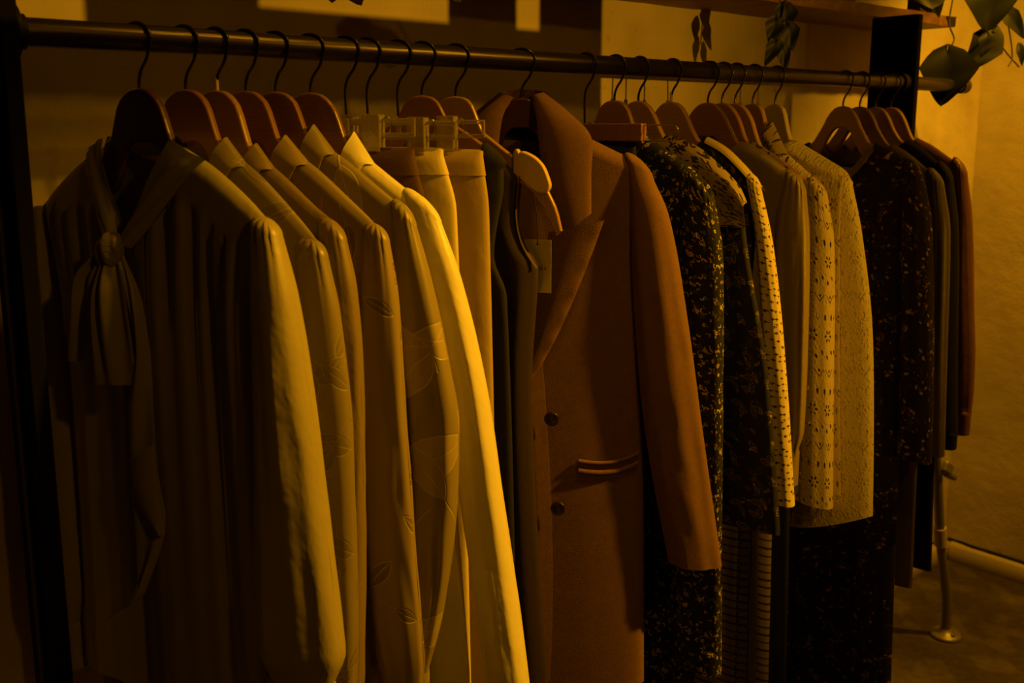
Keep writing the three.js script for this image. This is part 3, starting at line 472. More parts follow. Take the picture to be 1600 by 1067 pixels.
// ---- 1 bow blouse
{
  const x = 0.476, a = 24, gather = (u) => (u > 0 ? lerp(-0.188, -0.258, clamp((u - 0.08) / 0.1)) : -0.2);

  const p = { m: F.cream, shoulder: [[0.06, -0.128], [0.1, -0.148], [0.15, -0.182], [0.185, -0.212], [0.2, -0.228]], neck: [0.135, 0.02, 1.15, 1], neckC: -0.018, side: [[-0.22, 0.2], [-0.34, 0.185], [-0.6, 0.19], [-0.86, 0.2]], th: 0.016, hem: -0.86, hemCurve: 0.02, flare: 1.5, fold: { amp: 0.008, k: 9, ph: 0.5, from: gather, ramp: 0.12, fine: 0.0075, kf: 44 },
    sleeves: pair([[-0.226, 0.172, 0.209, 0.016], [-0.30, 0.172, 0.226, 0.026], [-0.42, 0.168, 0.243, 0.032], [-0.6, 0.158, 0.262, 0.034], [-0.80, 0.146, 0.283, 0.036]], { tilt: 0.008, z: 0.008, gather: 0.35, cuff: 0.06, ph: 0.4, amp: 0.004, wrinkle: 0.0009, pleat: 0.002 }) };
  const o = garment('blouse', 'pale satin blouse with a tied neck bow and gathered front', 'blouse', x, a, p);
  woodHanger(x, a, 'dark', 'dark red-brown wooden hanger holding the blouse with a bow', { half: 0.185, shoulder: p.shoulder });
  const kx = -0.022, ky = -0.256, kz = 0.034;
  // neck band: from the back of the neck down both sides of the opening to the knot
  for (const [sd, nm] of [[1, 'neck_band'], [-1, 'neck_band']]) {
    const S = surfaces(p), A = [], B = [];
    for (let i = 0; i <= 8; i++) { const t = i / 8, xn = lerp(sd * 0.056, kx + sd * 0.003, Math.pow(t, sd > 0 ? 1.0 : 1.25)), yn = lerp(-0.12, ky + 0.014, Math.pow(t, 0.92)), w = lerp(sd > 0 ? 0.046 : 0.032, 0.016, Math.pow(t, 0.8)); A.push([xn, yn, 0.012 + 0.016 * Math.sqrt(t)]); B.push([xn + sd * w * 1.0, yn - w * lerp(0.55, 0.75, t), lerp(0.006, 0.027, Math.sqrt(t))]); }
    add(nm, patch(A, B, { ns: 8, nt: 30, th: 0.003, puff: (s, t) => 0.010 * Math.sin(Math.PI * s) * (0.4 + 0.6 * t) + 0.002 * Math.sin(s * 13 + t * 6) }), F.cream, o);
  }
  { const A = [], B = []; for (let i = 0; i <= 10; i++) { const q = lerp(-1, 1, i / 10), xn = q * 0.058; A.push([xn, -0.118 + 0.006 * (1 - q * q), -0.016 * Math.sqrt(1 - q * q)]); B.push([xn * 1.25, -0.142, -0.02 * Math.sqrt(1 - q * q) - 0.001]); } add('neck_band', patch(A, B, { ns: 5, nt: 24, th: 0.003 }), F.cream, o); }
  const bow = new THREE.Group(); bow.name = 'bow'; o.add(bow);
  add('knot', (() => { const g = new THREE.SphereGeometry(1, 24, 18), q = g.attributes.position; for (let i = 0; i < q.count; i++) { const X = q.getX(i), Y = q.getY(i), Z = q.getZ(i); q.setXYZ(i, kx + X * 0.017 + 0.004 * Y, ky + Y * 0.024, kz + 0.01 + Z * 0.015 + 0.0025 * Math.sin(X * 7 + Y * 3)); } g.computeVertexNormals(); return g; })(), F.cream, bow);
  const ribbon = (L, R, puff) => add('ribbon', patch(L, R, { ns: 14, nt: 34, th: 0.003, puff, soft: true }), F.cream, bow);
  const flute = (n, h, ph) => (s, t) => h * (0.75 * Math.sin(Math.PI * Math.pow(s, 0.6)) + 0.55 * Math.sin(Math.PI * 2 * n * Math.pow(s, 0.8) + ph)) * (0.25 + 0.75 * Math.sin(Math.PI * clamp(t * 0.8 + 0.15)));
  ribbon([[kx - 0.010, ky + 0.006, kz + 0.004], [kx - 0.040, ky - 0.03, kz + 0.020], [kx - 0.052, ky - 0.08, kz + 0.024], [kx - 0.070, ky - 0.142, kz + 0.024]], [[kx + 0.004, ky - 0.004, kz + 0.004], [kx - 0.012, ky - 0.03, kz + 0.008], [kx - 0.014, ky - 0.08, kz + 0.006], [kx - 0.020, ky - 0.144, kz + 0.004]], flute(1.5, 0.012, 0.4));
  ribbon([[kx - 0.006, ky - 0.004, kz + 0.010], [kx - 0.012, ky - 0.05, kz + 0.026], [kx - 0.014, ky - 0.10, kz + 0.03], [kx - 0.016, ky - 0.165, kz + 0.03]], [[kx + 0.008, ky - 0.004, kz + 0.004], [kx + 0.024, ky - 0.04, kz + 0.010], [kx + 0.03, ky - 0.1, kz + 0.010], [kx + 0.032, ky - 0.168, kz + 0.008]], flute(2, 0.011, 1.2));
  ribbon([[kx + 0.006, ky - 0.004, kz], [kx + 0.02, ky - 0.05, kz + 0.006], [kx + 0.03, ky - 0.12, kz + 0.008], [kx + 0.008, ky - 0.2, kz + 0.008], [kx + 0.006, ky - 0.3, kz + 0.008], [kx + 0.008, ky - 0.4, kz + 0.008], [kx + 0.008, ky - 0.45, kz + 0.008]], [[kx + 0.012, ky - 0.002, kz - 0.002], [kx + 0.034, ky - 0.05, kz], [kx + 0.044, ky - 0.12, kz + 0.002], [kx + 0.046, ky - 0.2, kz + 0.002], [kx + 0.05, ky - 0.28, kz + 0.002], [kx + 0.054, ky - 0.35, kz], [kx + 0.012, ky - 0.452, kz + 0.006]], (s, t) => 0.006 * Math.sin(Math.PI * s) + 0.003 * Math.sin(s * 8 + t * 9));
  ribbon([[kx + 0.018, ky - 0.27, kz + 0.016], [kx + 0.02, ky - 0.3, kz + 0.018], [kx + 0.034, ky - 0.335, kz + 0.016], [kx + 0.052, ky - 0.358, kz + 0.012]], [[kx + 0.05, ky - 0.24, kz + 0.008], [kx + 0.052, ky - 0.28, kz + 0.01], [kx + 0.056, ky - 0.32, kz + 0.01], [kx + 0.058, ky - 0.36, kz + 0.008]], (s) => 0.004 * Math.sin(Math.PI * s));
}
// ---- 2 to 6 satin blouses
{
  const x = 0.535, a = 27;
  const p = { m: F.jacA, shoulder: [[0.058, -0.132], [0.1, -0.16], [0.15, -0.205], [0.18, -0.236], [0.196, -0.255]], neck: [0.06, 0.015, 2], side: [[-0.25, 0.196], [-0.35, 0.18], [-0.9, 0.19]], th: 0.013, hem: -0.98, fold: { amp: 0.004, k: 8, ph: 1.2 }, sleeves: pair([[-0.256, 0.157, 0.199, 0.014], [-0.33, 0.155, 0.213, 0.019], [-0.5, 0.156, 0.226, 0.02], [-0.7, 0.16, 0.227, 0.02], [-0.9, 0.17, 0.218, 0.018]], { tilt: 0.008, ph: 1.1, wrinkle: 0.0009, cuff: 0.05, gather: 0.2, pleat: 0.002 }) };
  const o = garment('blouse', 'tan satin blouse with a woven leaf pattern next to the bow blouse', 'blouse', x, a, p); collar(o, p, F.jacA, { width: 0.03, rise: 0.014, point: 0.03 });
  woodHanger(x, a, 'brown', 'brown wooden hanger holding the tan leaf-weave blouse', { half: 0.19, shoulder: p.shoulder });
}
{
  const x = 0.576, a = 24;
  const p = { m: F.bronze, shoulder: [[0.06, -0.138], [0.1, -0.166], [0.15, -0.205], [0.175, -0.222], [0.188, -0.236]], neck: [0.06, 0.015, 2], side: [[-0.24, 0.188], [-0.35, 0.175], [-0.9, 0.185]], th: 0.012, hem: -1.0, fold: { amp: 0.004, k: 7, ph: 2.2 }, sleeves: pair([[-0.236, 0.152, 0.192, 0.013], [-0.3, 0.15, 0.204, 0.018], [-0.4, 0.15, 0.210, 0.019], [-0.6, 0.148, 0.208, 0.019], [-0.9, 0.15, 0.196, 0.017]], { tilt: 0.012, ph: 2.3, wrinkle: 0.0014, cuff: 0.05, gather: 0.2 }) };
  const o = garment('blouse', 'narrow bronze satin blouse between the two leaf-weave blouses', 'blouse', x, a, p); collar(o, p, F.bronze, { width: 0.028, rise: 0.012, point: 0.016 });
  woodHanger(x, a, 'oak', 'light wooden hanger with a pale plastic sleeve on its hook stem', { half: 0.185, sleeve: true, shoulder: p.shoulder });
}
{
  const x = 0.617, a = 28;
  const p = { m: F.jacB, shoulder: [[0.058, -0.13], [0.1, -0.156], [0.15, -0.196], [0.185, -0.226], [0.202, -0.244]], neck: [0.07, 0.015, 2], side: [[-0.25, 0.2], [-0.35, 0.182], [-0.9, 0.19]], th: 0.013, hem: -1.0, fold: { amp: 0.004, k: 8, ph: 3.1 }, sleeves: pair([[-0.244, 0.17, 0.206, 0.013], [-0.32, 0.164, 0.217, 0.019], [-0.44, 0.158, 0.224, 0.021], [-0.6, 0.156, 0.233, 0.022], [-0.88, 0.182, 0.25, 0.02]], { tilt: 0.008, ph: 3, wrinkle: 0.0014, cuff: 0.05, gather: 0.2, pleat: 0.002 }) };
  const o = garment('blouse', 'golden brown satin blouse with shiny leaf pattern on the sleeve', 'blouse', x, a, p); collar(o, p, F.jacB, { width: 0.036, rise: 0.014, point: 0.02 });
  woodHanger(x, a, 'brown', 'brown wooden hanger holding the golden patterned blouse', { half: 0.19, shoulder: p.shoulder });
}
{
  const x = 0.66, a = 32;
  const p = { m: F.jacC, shoulder: [[0.055, -0.122], [0.1, -0.148], [0.15, -0.186], [0.18, -0.21], [0.198, -0.232]], neck: [0.07, 0.015, 2], side: [[-0.24, 0.196], [-0.35, 0.182], [-0.9, 0.19]], th: 0.013, hem: -1.0, fold: { amp: 0.004, k: 8, ph: 4.1 }, sleeves: pair([[-0.222, 0.166, 0.2, 0.013], [-0.29, 0.168, 0.218, 0.019], [-0.41, 0.178, 0.243, 0.023], [-0.5, 0.184, 0.2565, 0.025], [-0.61, 0.188, 0.253, 0.024], [-0.78, 0.187, 0.23, 0.019], [-0.87, 0.18, 0.207, 0.013]], { tilt: 0.016, ph: 4, wrinkle: 0.0014, cuff: 0.05 }) };
  const o = garment('blouse', 'old-gold satin blouse with large leaves and a ballooning sleeve', 'blouse', x, a, p); collar(o, p, F.jacC, { width: 0.032, rise: 0.02, point: 0.012 });
  woodHanger(x, a, 'brown', 'brown wooden hanger holding the blouse with balloon sleeves', { half: 0.19, shoulder: p.shoulder });
}
{
  const x = 0.713, a = 36;
  const p = { m: F.bright, shoulder: [[0.062, -0.132], [0.1, -0.162], [0.15, -0.2], [0.172, -0.217], [0.182, -0.232]], neck: [0.07, 0.015, 2], side: [[-0.24, 0.18], [-0.35, 0.185], [-0.9, 0.22]], th: 0.013, hem: -1.05, fold: { amp: 0.005, k: 7, ph: 5.1 }, sleeves: pair([[-0.215, 0.13, 0.186, 0.0125], [-0.3, 0.155, 0.213, 0.019], [-0.46, 0.188, 0.248, 0.024], [-0.6, 0.206, 0.268, 0.025], [-0.91, 0.245, 0.31, 0.026], [-1.0, 0.252, 0.318, 0.026]], { tilt: 0.022, ph: 5, wrinkle: 0.0010, pleat: 0.0005, cuff: 0.05 }) };
  const o = garment('blouse', 'bright cream satin blouse with a long smooth flaring sleeve', 'blouse', x, a, p); collar(o, p, F.bright, { width: 0.03, rise: 0.02, point: 0.01 });
  woodHanger(x, a, 'brown', 'brown wooden hanger holding the bright cream blouse', { half: 0.19, shoulder: p.shoulder });
}
// ---- clipped skirt and trousers
function trousers(name, label, cat, x, a, m, w, top, hem, o2 = {}) {
  const p = { m, shoulder: [[0.001, top], [w * 0.5, top], [w * 0.97, top - 0.001], [w, top - 0.003]], side: [[top - 0.01, w], [top - 0.09, w * (o2.hip ?? 1.18)], [hem, w * (o2.leg ?? 1.3)]], th: o2.th ?? 0.012, hem, fold: { amp: 0.004, k: o2.k ?? 6, ph: o2.ph ?? 0.6 } };
  const o = garment(name, label, cat, x, a, p);
  add('waistband', bodyGeo({ ...p, hem: top - 0.037, th: p.th + 0.0025, shoulder: p.shoulder.map(([u, y]) => [u * 1.012, y + 0.0015]), side: p.side.map(([y, v]) => [y, v * 1.012]) }, 30, 8), m, o);
  if (cat === 'trousers') { const A = [], B = []; for (let i = 0; i <= 12; i++) { const y = lerp(top - 0.05, hem + 0.01, i / 12); A.push(onBody(p, w * 0.52, y, 0.001)); B.push(onBody(p, w * 0.56, y, 0.001)); } add('crease', patch(A, B, { ns: 4, nt: 24, th: 0.001, puff: (s) => 0.003 * Math.sin(Math.PI * s) }), m, o); }
  return o;
}
clipHanger(0.769, 36, -0.088, 'clear plastic clip hanger holding the short brown skirt', [-0.08, 0.04], 0.1);
trousers('skirt', 'short brown skirt clipped behind the bright cream blouse', 'skirt', 0.769, 36, F.skirt, 0.1, -0.136, -0.62, { leg: 1.4 });
clipHanger(0.805, 36, -0.092, 'clear plastic clip hanger holding the cream trousers', [-0.075, 0.075], 0.13);
trousers('trousers', 'cream trousers clipped beside the bright cream blouse', 'trousers', 0.805, 36, F.trouser, 0.112, -0.136, -1.15, { leg: 1.35 });
clipHanger(0.858, 36, -0.09, 'clear plastic clip hanger holding the khaki tan trousers', [-0.08, 0.075], 0.13);
trousers('trousers', 'khaki tan trousers with a stitched waistband and pressed crease', 'trousers', 0.858, 36, F.khaki, 0.128, -0.139, -1.15, { hip: 1.08, leg: 1.2, ph: 2 });
// ---- dark sleeveless pieces
{
  const x = 0.902, a = 38;
  const p = { m: F.blackTop, shoulder: [[0.095, -0.126], [0.108, -0.136], [0.122, -0.148], [0.133, -0.164]], neck: [0.15, 0.1, 2], side: [[-0.2, 0.125], [-0.3, 0.11], [-0.36, 0.13], [-1.15, 0.15]], th: 0.012, hem: -1.15, fold: { amp: 0.004, k: 7, ph: 0.3 } };
  garment('top', 'black sleeveless top behind the khaki trousers', 'top', x, a, p);
  woodHanger(x, a, 'brown', 'orange-brown wooden hanger behind the khaki trousers', { half: 0.116, line: [[0.05, -0.096], [0.07, -0.108], [0.095, -0.126], [0.108, -0.136], [0.122, -0.148], [0.133, -0.164]], shoulder: p.shoulder });
}
{
  const x = 0.966, a = 36;
  const p = { m: F.brownDress, shoulder: [[0.066, -0.146], [0.08, -0.155], [0.095, -0.166], [0.104, -0.178]], neck: [0.12, 0.07, 2], side: [[-0.19, 0.104], [-0.25, 0.1], [-0.29, 0.112], [-0.32, 0.131], [-0.5, 0.122], [-0.56, 0.123], [-1.2, 0.165]], th: 0.014, hem: -1.2, fold: { amp: 0.005, k: 8, ph: 1.3 } };
  const o = garment('dress', 'dark brown sleeveless dress with a waist seam and white price tag', 'dress', x, a, p);
  woodHanger(x, a, 'oak', 'orange wooden hanger with a pale piece over its arm end', { half: 0.165, tip: true, line: [[0.05, -0.112], [0.09, -0.142], [0.115, -0.158], [0.138, -0.184], [0.155, -0.216], [0.165, -0.24]], shoulder: p.shoulder });
  add('waist_seam', bodyGeo({ ...p, shoulder: [[0.001, -0.536], [0.06, -0.536], [0.12, -0.536], [0.1235, -0.537]], neck: null, side: [[-0.53, 0.1235], [-0.6, 0.1235]], hem: -0.541, th: 0.0185, fold: { amp: 0 } }, 20, 3), F.brownDress, o);
  { const A = [], B = []; for (const [u, y] of [[0.104, -0.18], [0.099, -0.22], [0.1, -0.255], [0.108, -0.285], [0.12, -0.306], [0.131, -0.322]]) { A.push([u - 0.002, y, 0.009]); B.push([u + 0.0005, y + 0.001, 0.007]); } add('armhole_binding', patch(A, B, { ns: 3, nt: 20, th: 0.001 }), mat('#4a3520', 0.6), o).userData.label = 'thin tan binding round the armhole'; }
}
{ // price tag on its thread
  const { pos, turn } = at(0.985, 36), o = thing('price_tag', 'white paper price tag hanging beside the dark brown dress', 'price tag', pos, turn);
  const t = texture(256, 512, (c) => { c.fillStyle = '#d3cbac'; c.fillRect(0, 0, 256, 512); c.fillStyle = '#20180f'; c.font = '600 44px sans-serif'; c.fillText('23 €', 128, 292); c.fillRect(128, 330, 10, 6); c.beginPath(); c.arc(124, 42, 11, 0, 6.29); c.fill(); }, [0.043, 0.084]);
  const g = new THREE.BoxGeometry(0.043, 0.084, 0.0006); { const q = g.attributes.position, uv = g.attributes.uv; for (let i = 0; i < q.count; i++) uv.setXY(i, q.getX(i) + 0.0215, q.getY(i) + 0.042); }
  g.translate(0.116, -0.322, 0.0); add('card', g, mat(0xffffff, 0.75, { map: t }), o);
  add('thread', tube([[0.1155, -0.287, 0.0006], [0.1155, -0.27, 0.001], [0.113, -0.235, -0.002], [0.106, -0.2, -0.003]], 0.0008, 20, 6), M.black, o);
}
// ---- camel coat
{
  const x = 1.101, a = 40;
  const p = { m: F.wool, shoulder: [[0.055, -0.098], [0.1, -0.118], [0.15, -0.142], [0.195, -0.164], [0.216, -0.182]], neck: [0.10, 0.008, 1.4], side: [[-0.2, 0.215], [-0.32, 0.192], [-0.5, 0.2], [-0.7, 0.212], [-1.08, 0.222]], th: 0.024, hem: -1.075, flare: 1.25, fold: { amp: 0.003, k: 4, ph: 0.8 },
    sleeves: pair([[-0.172, 0.168, 0.218, 0.024], [-0.23, 0.176, 0.242, 0.032], [-0.42, 0.19, 0.2795, 0.036], [-0.6, 0.21, 0.308, 0.034], [-0.845, 0.258, 0.349, 0.03]], { tilt: 0.02, ph: 0.6, amp: 0.004, wrinkle: 0.0014, pleat: 0, z: -0.002 }) };
  const o = garment('coat', 'camel brown wool coat with peaked lapels and welt pocket', 'coat', x, a, p);
  woodHanger(x, a, 'dark', 'dark wooden hanger inside the camel coat', { deep: 0.042, half: 0.195, shoulder: p.shoulder });
  const W = (u, y, l) => [u, y, 0.024 + l];
  // far front edge, overlapping
  const c1 = add('collar', patch([[0.012, -0.058, -0.004], [0.026, -0.085, 0.018], [0.034, -0.14, 0.028], [0.046, -0.21, 0.034], [0.072, -0.281, 0.035]], [[0.036, -0.05, -0.006], [0.08, -0.083, 0.012], [0.1165, -0.121, 0.026], [0.1185, -0.18, 0.034], [0.1195, -0.243, 0.036]], { ns: 12, nt: 30, th: 0.007, soft: true, puff: (s, t) => 0.012 * Math.sin(Math.PI * s) * (1 - t * 0.6) }), F.wool, o);
  add('collar', patch([[-0.012, -0.058, -0.004], [-0.026, -0.085, 0.018], [-0.034, -0.14, 0.028], [-0.046, -0.21, 0.032], [-0.072, -0.281, 0.03]], [[-0.036, -0.05, -0.006], [-0.075, -0.083, 0.01], [-0.105, -0.121, 0.022], [-0.112, -0.18, 0.03], [-0.1195, -0.243, 0.03]], { ns: 12, nt: 30, th: 0.007, soft: true, puff: (s, t) => 0.012 * Math.sin(Math.PI * s) * (1 - t * 0.6) }), F.wool, o);
  add('back_collar', patch([[-0.04, -0.05, -0.008], [-0.02, -0.046, -0.022], [0, -0.045, -0.026], [0.02, -0.046, -0.022], [0.04, -0.05, -0.008]], [[-0.06, -0.105, -0.014], [-0.03, -0.11, -0.036], [0, -0.112, -0.04], [0.03, -0.11, -0.036], [0.06, -0.105, -0.014]], { ns: 8, nt: 20, th: 0.006, soft: true }), F.wool, o);
  add('lapel', patch([[0.05, -0.275, 0.030], [0.04, -0.33, 0.036], [0.026, -0.4, 0.038], [0.01, -0.47, 0.038], [-0.006, -0.535, 0.036]], [[0.141, -0.253, 0.042], [0.112, -0.335, 0.044], [0.082, -0.41, 0.044], [0.05, -0.478, 0.042], [0.016, -0.535, 0.038]], { ns: 14, nt: 34, th: 0.006, soft: true, puff: (s, t) => 0.006 * Math.sin(Math.PI * s) + 0.0016 * Math.sin(t * 40) * sstep(0.75, 1, s) }), F.wool, o).userData.label = 'wide peaked lapel';
  add('lapel', patch([[-0.05, -0.275, 0.028], [-0.04, -0.33, 0.034], [-0.026, -0.4, 0.036], [-0.012, -0.47, 0.035], [0.0, -0.535, 0.032]], [[-0.141, -0.253, 0.036], [-0.112, -0.335, 0.038], [-0.082, -0.41, 0.038], [-0.05, -0.478, 0.036], [-0.02, -0.535, 0.034]], { ns: 14, nt: 34, th: 0.006, soft: true, puff: (s) => 0.006 * Math.sin(Math.PI * s) }), F.wool, o);
  { const A = [], B = []; for (let i = 0; i <= 12; i++) { const y = lerp(-0.49, -1.07, i / 12); const e = 0.012 + 0.02 * Math.sin(i / 12 * 2.2); A.push(onBody(p, e, y, 0.003)); B.push(onBody(p, e + 0.035, y, -0.003)); } add('front_edge', patch(A, B, { ns: 8, nt: 30, th: 0.004, soft: true }), F.wool, o); }
  { const welt = (y, h, l) => { const A = [], B = []; for (let i = 0; i <= 12; i++) { const t = i / 12, u = lerp(0.104, 0.203, t), yy = y + 0.012 * t * t - 0.005 * Math.sin(Math.PI * t); A.push(onBody(p, u, yy, l)); B.push(onBody(p, u, yy - h, l)); } return patch(A, B, { ns: 6, nt: 24, th: 0.004, soft: true, puff: (s) => 0.002 * Math.sin(Math.PI * s) }); };
    const w = add('pocket', welt(-0.658, 0.008, 0.001), F.wool, o); add('lower_welt', welt(-0.674, 0.010, 0.0015), F.wool, w); }
  for (const [u, y] of [[0.058, -0.588], [0.07, -0.745]]) { const b = add('button', (() => { const g = new THREE.LatheGeometry([[0.001, 0.003], [0.006, 0.0026], [0.0105, 0.0045], [0.0125, 0.003], [0.012, 0], [0.001, 0]].map((q) => new THREE.Vector2(...q)), 24); g.rotateX(Math.PI / 2); return g; })(), mat('#2a170c', 0.3), o); b.position.set(...onBody(p, u, y, 0.008)); b.userData.label = 'glossy dark horn button'; }
  { const A = [], B = []; for (const [u, y] of [[-0.05, -0.125], [0, -0.128], [0.045, -0.128]]) { A.push([u, y, -0.014]); B.push([u, y - 0.035, -0.013]); } add('neck_label', patch(A, B, { ns: 2, nt: 8, th: 0.001 }), mat('#6d5527', 0.8), o); }
  { const A = [], B = []; for (let i = 0; i <= 8; i++) { const q = lerp(-1, 1, i / 8); A.push([q * 0.06, -0.105, -0.010 - 0.008 * (1 - q * q)]); B.push([q * 0.1, -0.4, -0.014]); } add('lining', patch(A, B, { ns: 6, nt: 16, th: 0.001 }), F.lining, o); }
}
// ---- wooden clamp hanger behind the coat, with dark trousers
{
  const { pos, turn } = at(1.248, 14), o = thing('clamp_hanger', 'wooden trouser clamp hanger behind the camel coat', 'hanger', pos, turn);
  add('hook', hookGeo(-0.1), M.wire, o); add('jaw', box(0.17, 0.03, 0.009, 0.03, -0.115, 0.005, 0.002), M.wood_brown, o); add('jaw', box(0.17, 0.03, 0.009, 0.03, -0.115, -0.006, 0.002), M.wood_brown, o);
  add('rod', tube([[0.11, -0.103, 0], [0.15, -0.103, 0], [0.175, -0.106, 0], [0.175, -0.126, 0], [0.15, -0.128, 0], [0.11, -0.128, 0]], 0.0014, 40, 6), M.chrome, o);
  trousers('trousers', 'black trousers in a wooden clamp behind the camel coat', 'trousers', 1.248, 14, F.black, 0.1, -0.132, -1.2, { hip: 1.05, leg: 1.1, th: 0.009 });
}
// ---- printed and plain tops on the far half
const tight = (y0, i0, o0, rows, b = 0.017) => pair([[y0, i0, o0, 0.012], ...rows.map((r) => [...r, b])], {});
{
  const x = 1.322, a = 9;
  const p = { m: F.blossom, shoulder: [[0.055, -0.114], [0.1, -0.138], [0.15, -0.168], [0.19, -0.198], [0.203, -0.214]], neck: [0.06, 0.012, 2], side: [[-0.22, 0.203], [-0.34, 0.19], [-1.08, 0.2]], sideL: [[-0.22, 0.203], [-0.34, 0.185], [-1.08, 0.185]], th: 0.014, hem: -1.2, fold: { amp: 0.005, k: 8, ph: 0.2 }, sleeves: pair([[-0.208, 0.15, 0.206, 0.014], [-0.3, 0.14, 0.222, 0.02], [-0.6, 0.138, 0.234, 0.021], [-0.9, 0.143, 0.245, 0.021], [-1.04, 0.147, 0.25, 0.021]], { tilt: 0.03, ph: 0.4, wrinkle: 0.0009, pleat: 0.002, cuff: 0.035 }) };
  const o = garment('dress', 'black dress with small cream blossom print and long sleeve', 'dress', x, a, p); collar(o, p, F.blossom, { width: 0.026, rise: 0.016, point: 0.008 });
  woodHanger(x, a, 'brown', 'brown wooden hanger holding the black blossom-print dress', { half: 0.19, shoulder: p.shoulder });
}
{
  const x = 1.385, a = 5;
  const p = { m: F.sketch, shoulder: [[0.08, -0.124], [0.13, -0.142], [0.17, -0.168], [0.205, -0.196], [0.222, -0.214]], neck: [0.05, 0.012, 2], side: [[-0.22, 0.222], [-0.3, 0.236], [-0.5, 0.285], [-0.79, 0.325]], sideL: [[-0.22, 0.215], [-0.4, 0.22], [-0.79, 0.225]], th: 0.014, hem: -0.81, hemCurve: 0.012, fold: { amp: 0.005, k: 6, ph: 1.2 } };
  const o = garment('tunic', 'black tunic with drawn leaves and a tan leopard yoke', 'tunic', x, a, p);
  woodHanger(x, a, 'oak', 'wooden hanger holding the tunic with a leopard yoke', { half: 0.19, shoulder: p.shoulder });
  const A = [], B = []; for (let i = 0; i <= 14; i++) { const t = i / 14, u = lerp(0.05, 0.232, t); A.push([u, surfaces(p).hangY(u) + 0.003 - (t > 0.94 ? 0.02 : 0), 0.001]); B.push(onBody(p, Math.min(u, 0.236), lerp(-0.33, -0.275, t) + 0.02 * Math.sin(t * 3.1), 0.003)); }
  add('yoke', patch(A, B, { ns: 14, nt: 30, th: 0.002, puff: (s) => 0.014 * Math.sin(Math.PI * Math.sqrt(s)) * (1 - s) }), F.leopard, o).userData.label = 'tan yoke with dark dashes';
}
{
  const x = 1.476, a = 4;
  const p = { m: F.sketch, shoulder: [[0.08, -0.124], [0.12, -0.142], [0.16, -0.172], [0.187, -0.198], [0.197, -0.212]], neck: [0.05, 0.012, 2], side: [[-0.22, 0.197], [-0.4, 0.19], [-0.79, 0.21]], th: 0.012, hem: -0.8, fold: { amp: 0.005, k: 6, ph: 2.2 }, sleeves: pair([[-0.206, 0.172, 0.2, 0.012], [-0.3, 0.195, 0.226, 0.014], [-0.55, 0.226, 0.267, 0.016], [-0.775, 0.252, 0.295, 0.017]], { m: F.marks, tilt: 0.012, ph: 2, z: 0.003 }) };
  const o = garment('blouse', 'blouse with cream sleeve of broken dark marks and butter shoulder', 'blouse', x, a, p);
  woodHanger(x, a, 'oak', 'pale glossy wooden hanger with bright upper edge', { half: 0.19, sleeve: true, shoulder: p.shoulder });
  const A = [], B = []; for (let i = 0; i <= 12; i++) { const t = i / 12, u = lerp(0.085, 0.2, t), y = surfaces(p).hangY(u); A.push([u, y - 0.012, 0.011]); B.push([u, y - 0.012, -0.011]); }
  add('shoulder_band', (() => { const g = patch(A, B, { ns: 12, nt: 20, th: 0.002 }), q = g.attributes.position; for (let i = 0; i < q.count; i++) { const s = q.getZ(i) / 0.0125; q.setY(i, q.getY(i) + 0.0145 * Math.sqrt(Math.max(0, 1 - s * s))); } g.computeVertexNormals(); return g; })(), F.butter, o).userData.label = 'plain butter satin shoulder';
}
{
  const x = 1.586, a = 11;
  const p = { m: F.fawn, shoulder: [[0.078, -0.13], [0.12, -0.152], [0.16, -0.178], [0.19, -0.2], [0.203, -0.216]], neck: [0.04, 0.012, 2], side: [[-0.22, 0.2], [-0.34, 0.18], [-0.7, 0.19]], th: 0.014, hem: -0.72, fold: { amp: 0.006, k: 9, ph: 3.2 }, sleeves: pair([[-0.208, 0.165, 0.206, 0.014], [-0.3, 0.15, 0.217, 0.022], [-0.46, 0.15, 0.225, 0.024], [-0.62, 0.16, 0.228, 0.022], [-0.73, 0.17, 0.227, 0.018]], { tilt: 0.02, ph: 3.3, amp: 0.006, gather: 0.35, cuff: 0.06, pleat: 0.003 }) };
  const o = garment('blouse', 'plain fawn blouse with soft folds and a gathered cuff', 'blouse', x, a, p);
  woodHanger(x, a, 'brown', 'brown wooden hanger holding the plain fawn blouse', { half: 0.19, shoulder: p.shoulder });
}
{
  const x = 1.63, a = 6;
  const p = { m: F.snake, shoulder: [[0.07, -0.132], [0.1, -0.148], [0.13, -0.166], [0.15, -0.182]], neck: [0.06, 0.02, 2], side: [[-0.2, 0.15], [-0.35, 0.14], [-0.8, 0.15], [-1.4, 0.165]], th: 0.011, hem: -1.4, fold: { amp: 0.004, k: 8, ph: 0.9 } };
  garment('dress', 'long tan snake-print dress hanging between the fawn blouse and lace', 'dress', x, a, p);
  woodHanger(x, a, 'brown', 'brown wooden hanger holding the snake-print dress', { half: 0.185, shoulder: p.shoulder });
}
{
  const x = 1.672, a = 4;
  const p = { shoulder: [[0.07, -0.14], [0.1, -0.156], [0.13, -0.175], [0.17, -0.205]] };
  woodHanger(x, a, 'oak', 'light brown wooden hanger beside the lace jacket', { half: 0.16, bar: true, shoulder: p.shoulder });
  trousers('trousers', 'wide black trousers showing below the lace jackets', 'trousers', x, a, F.black, 0.125, -0.205, -1.5, { hip: 1.1, leg: 1.5, th: 0.011 });
}
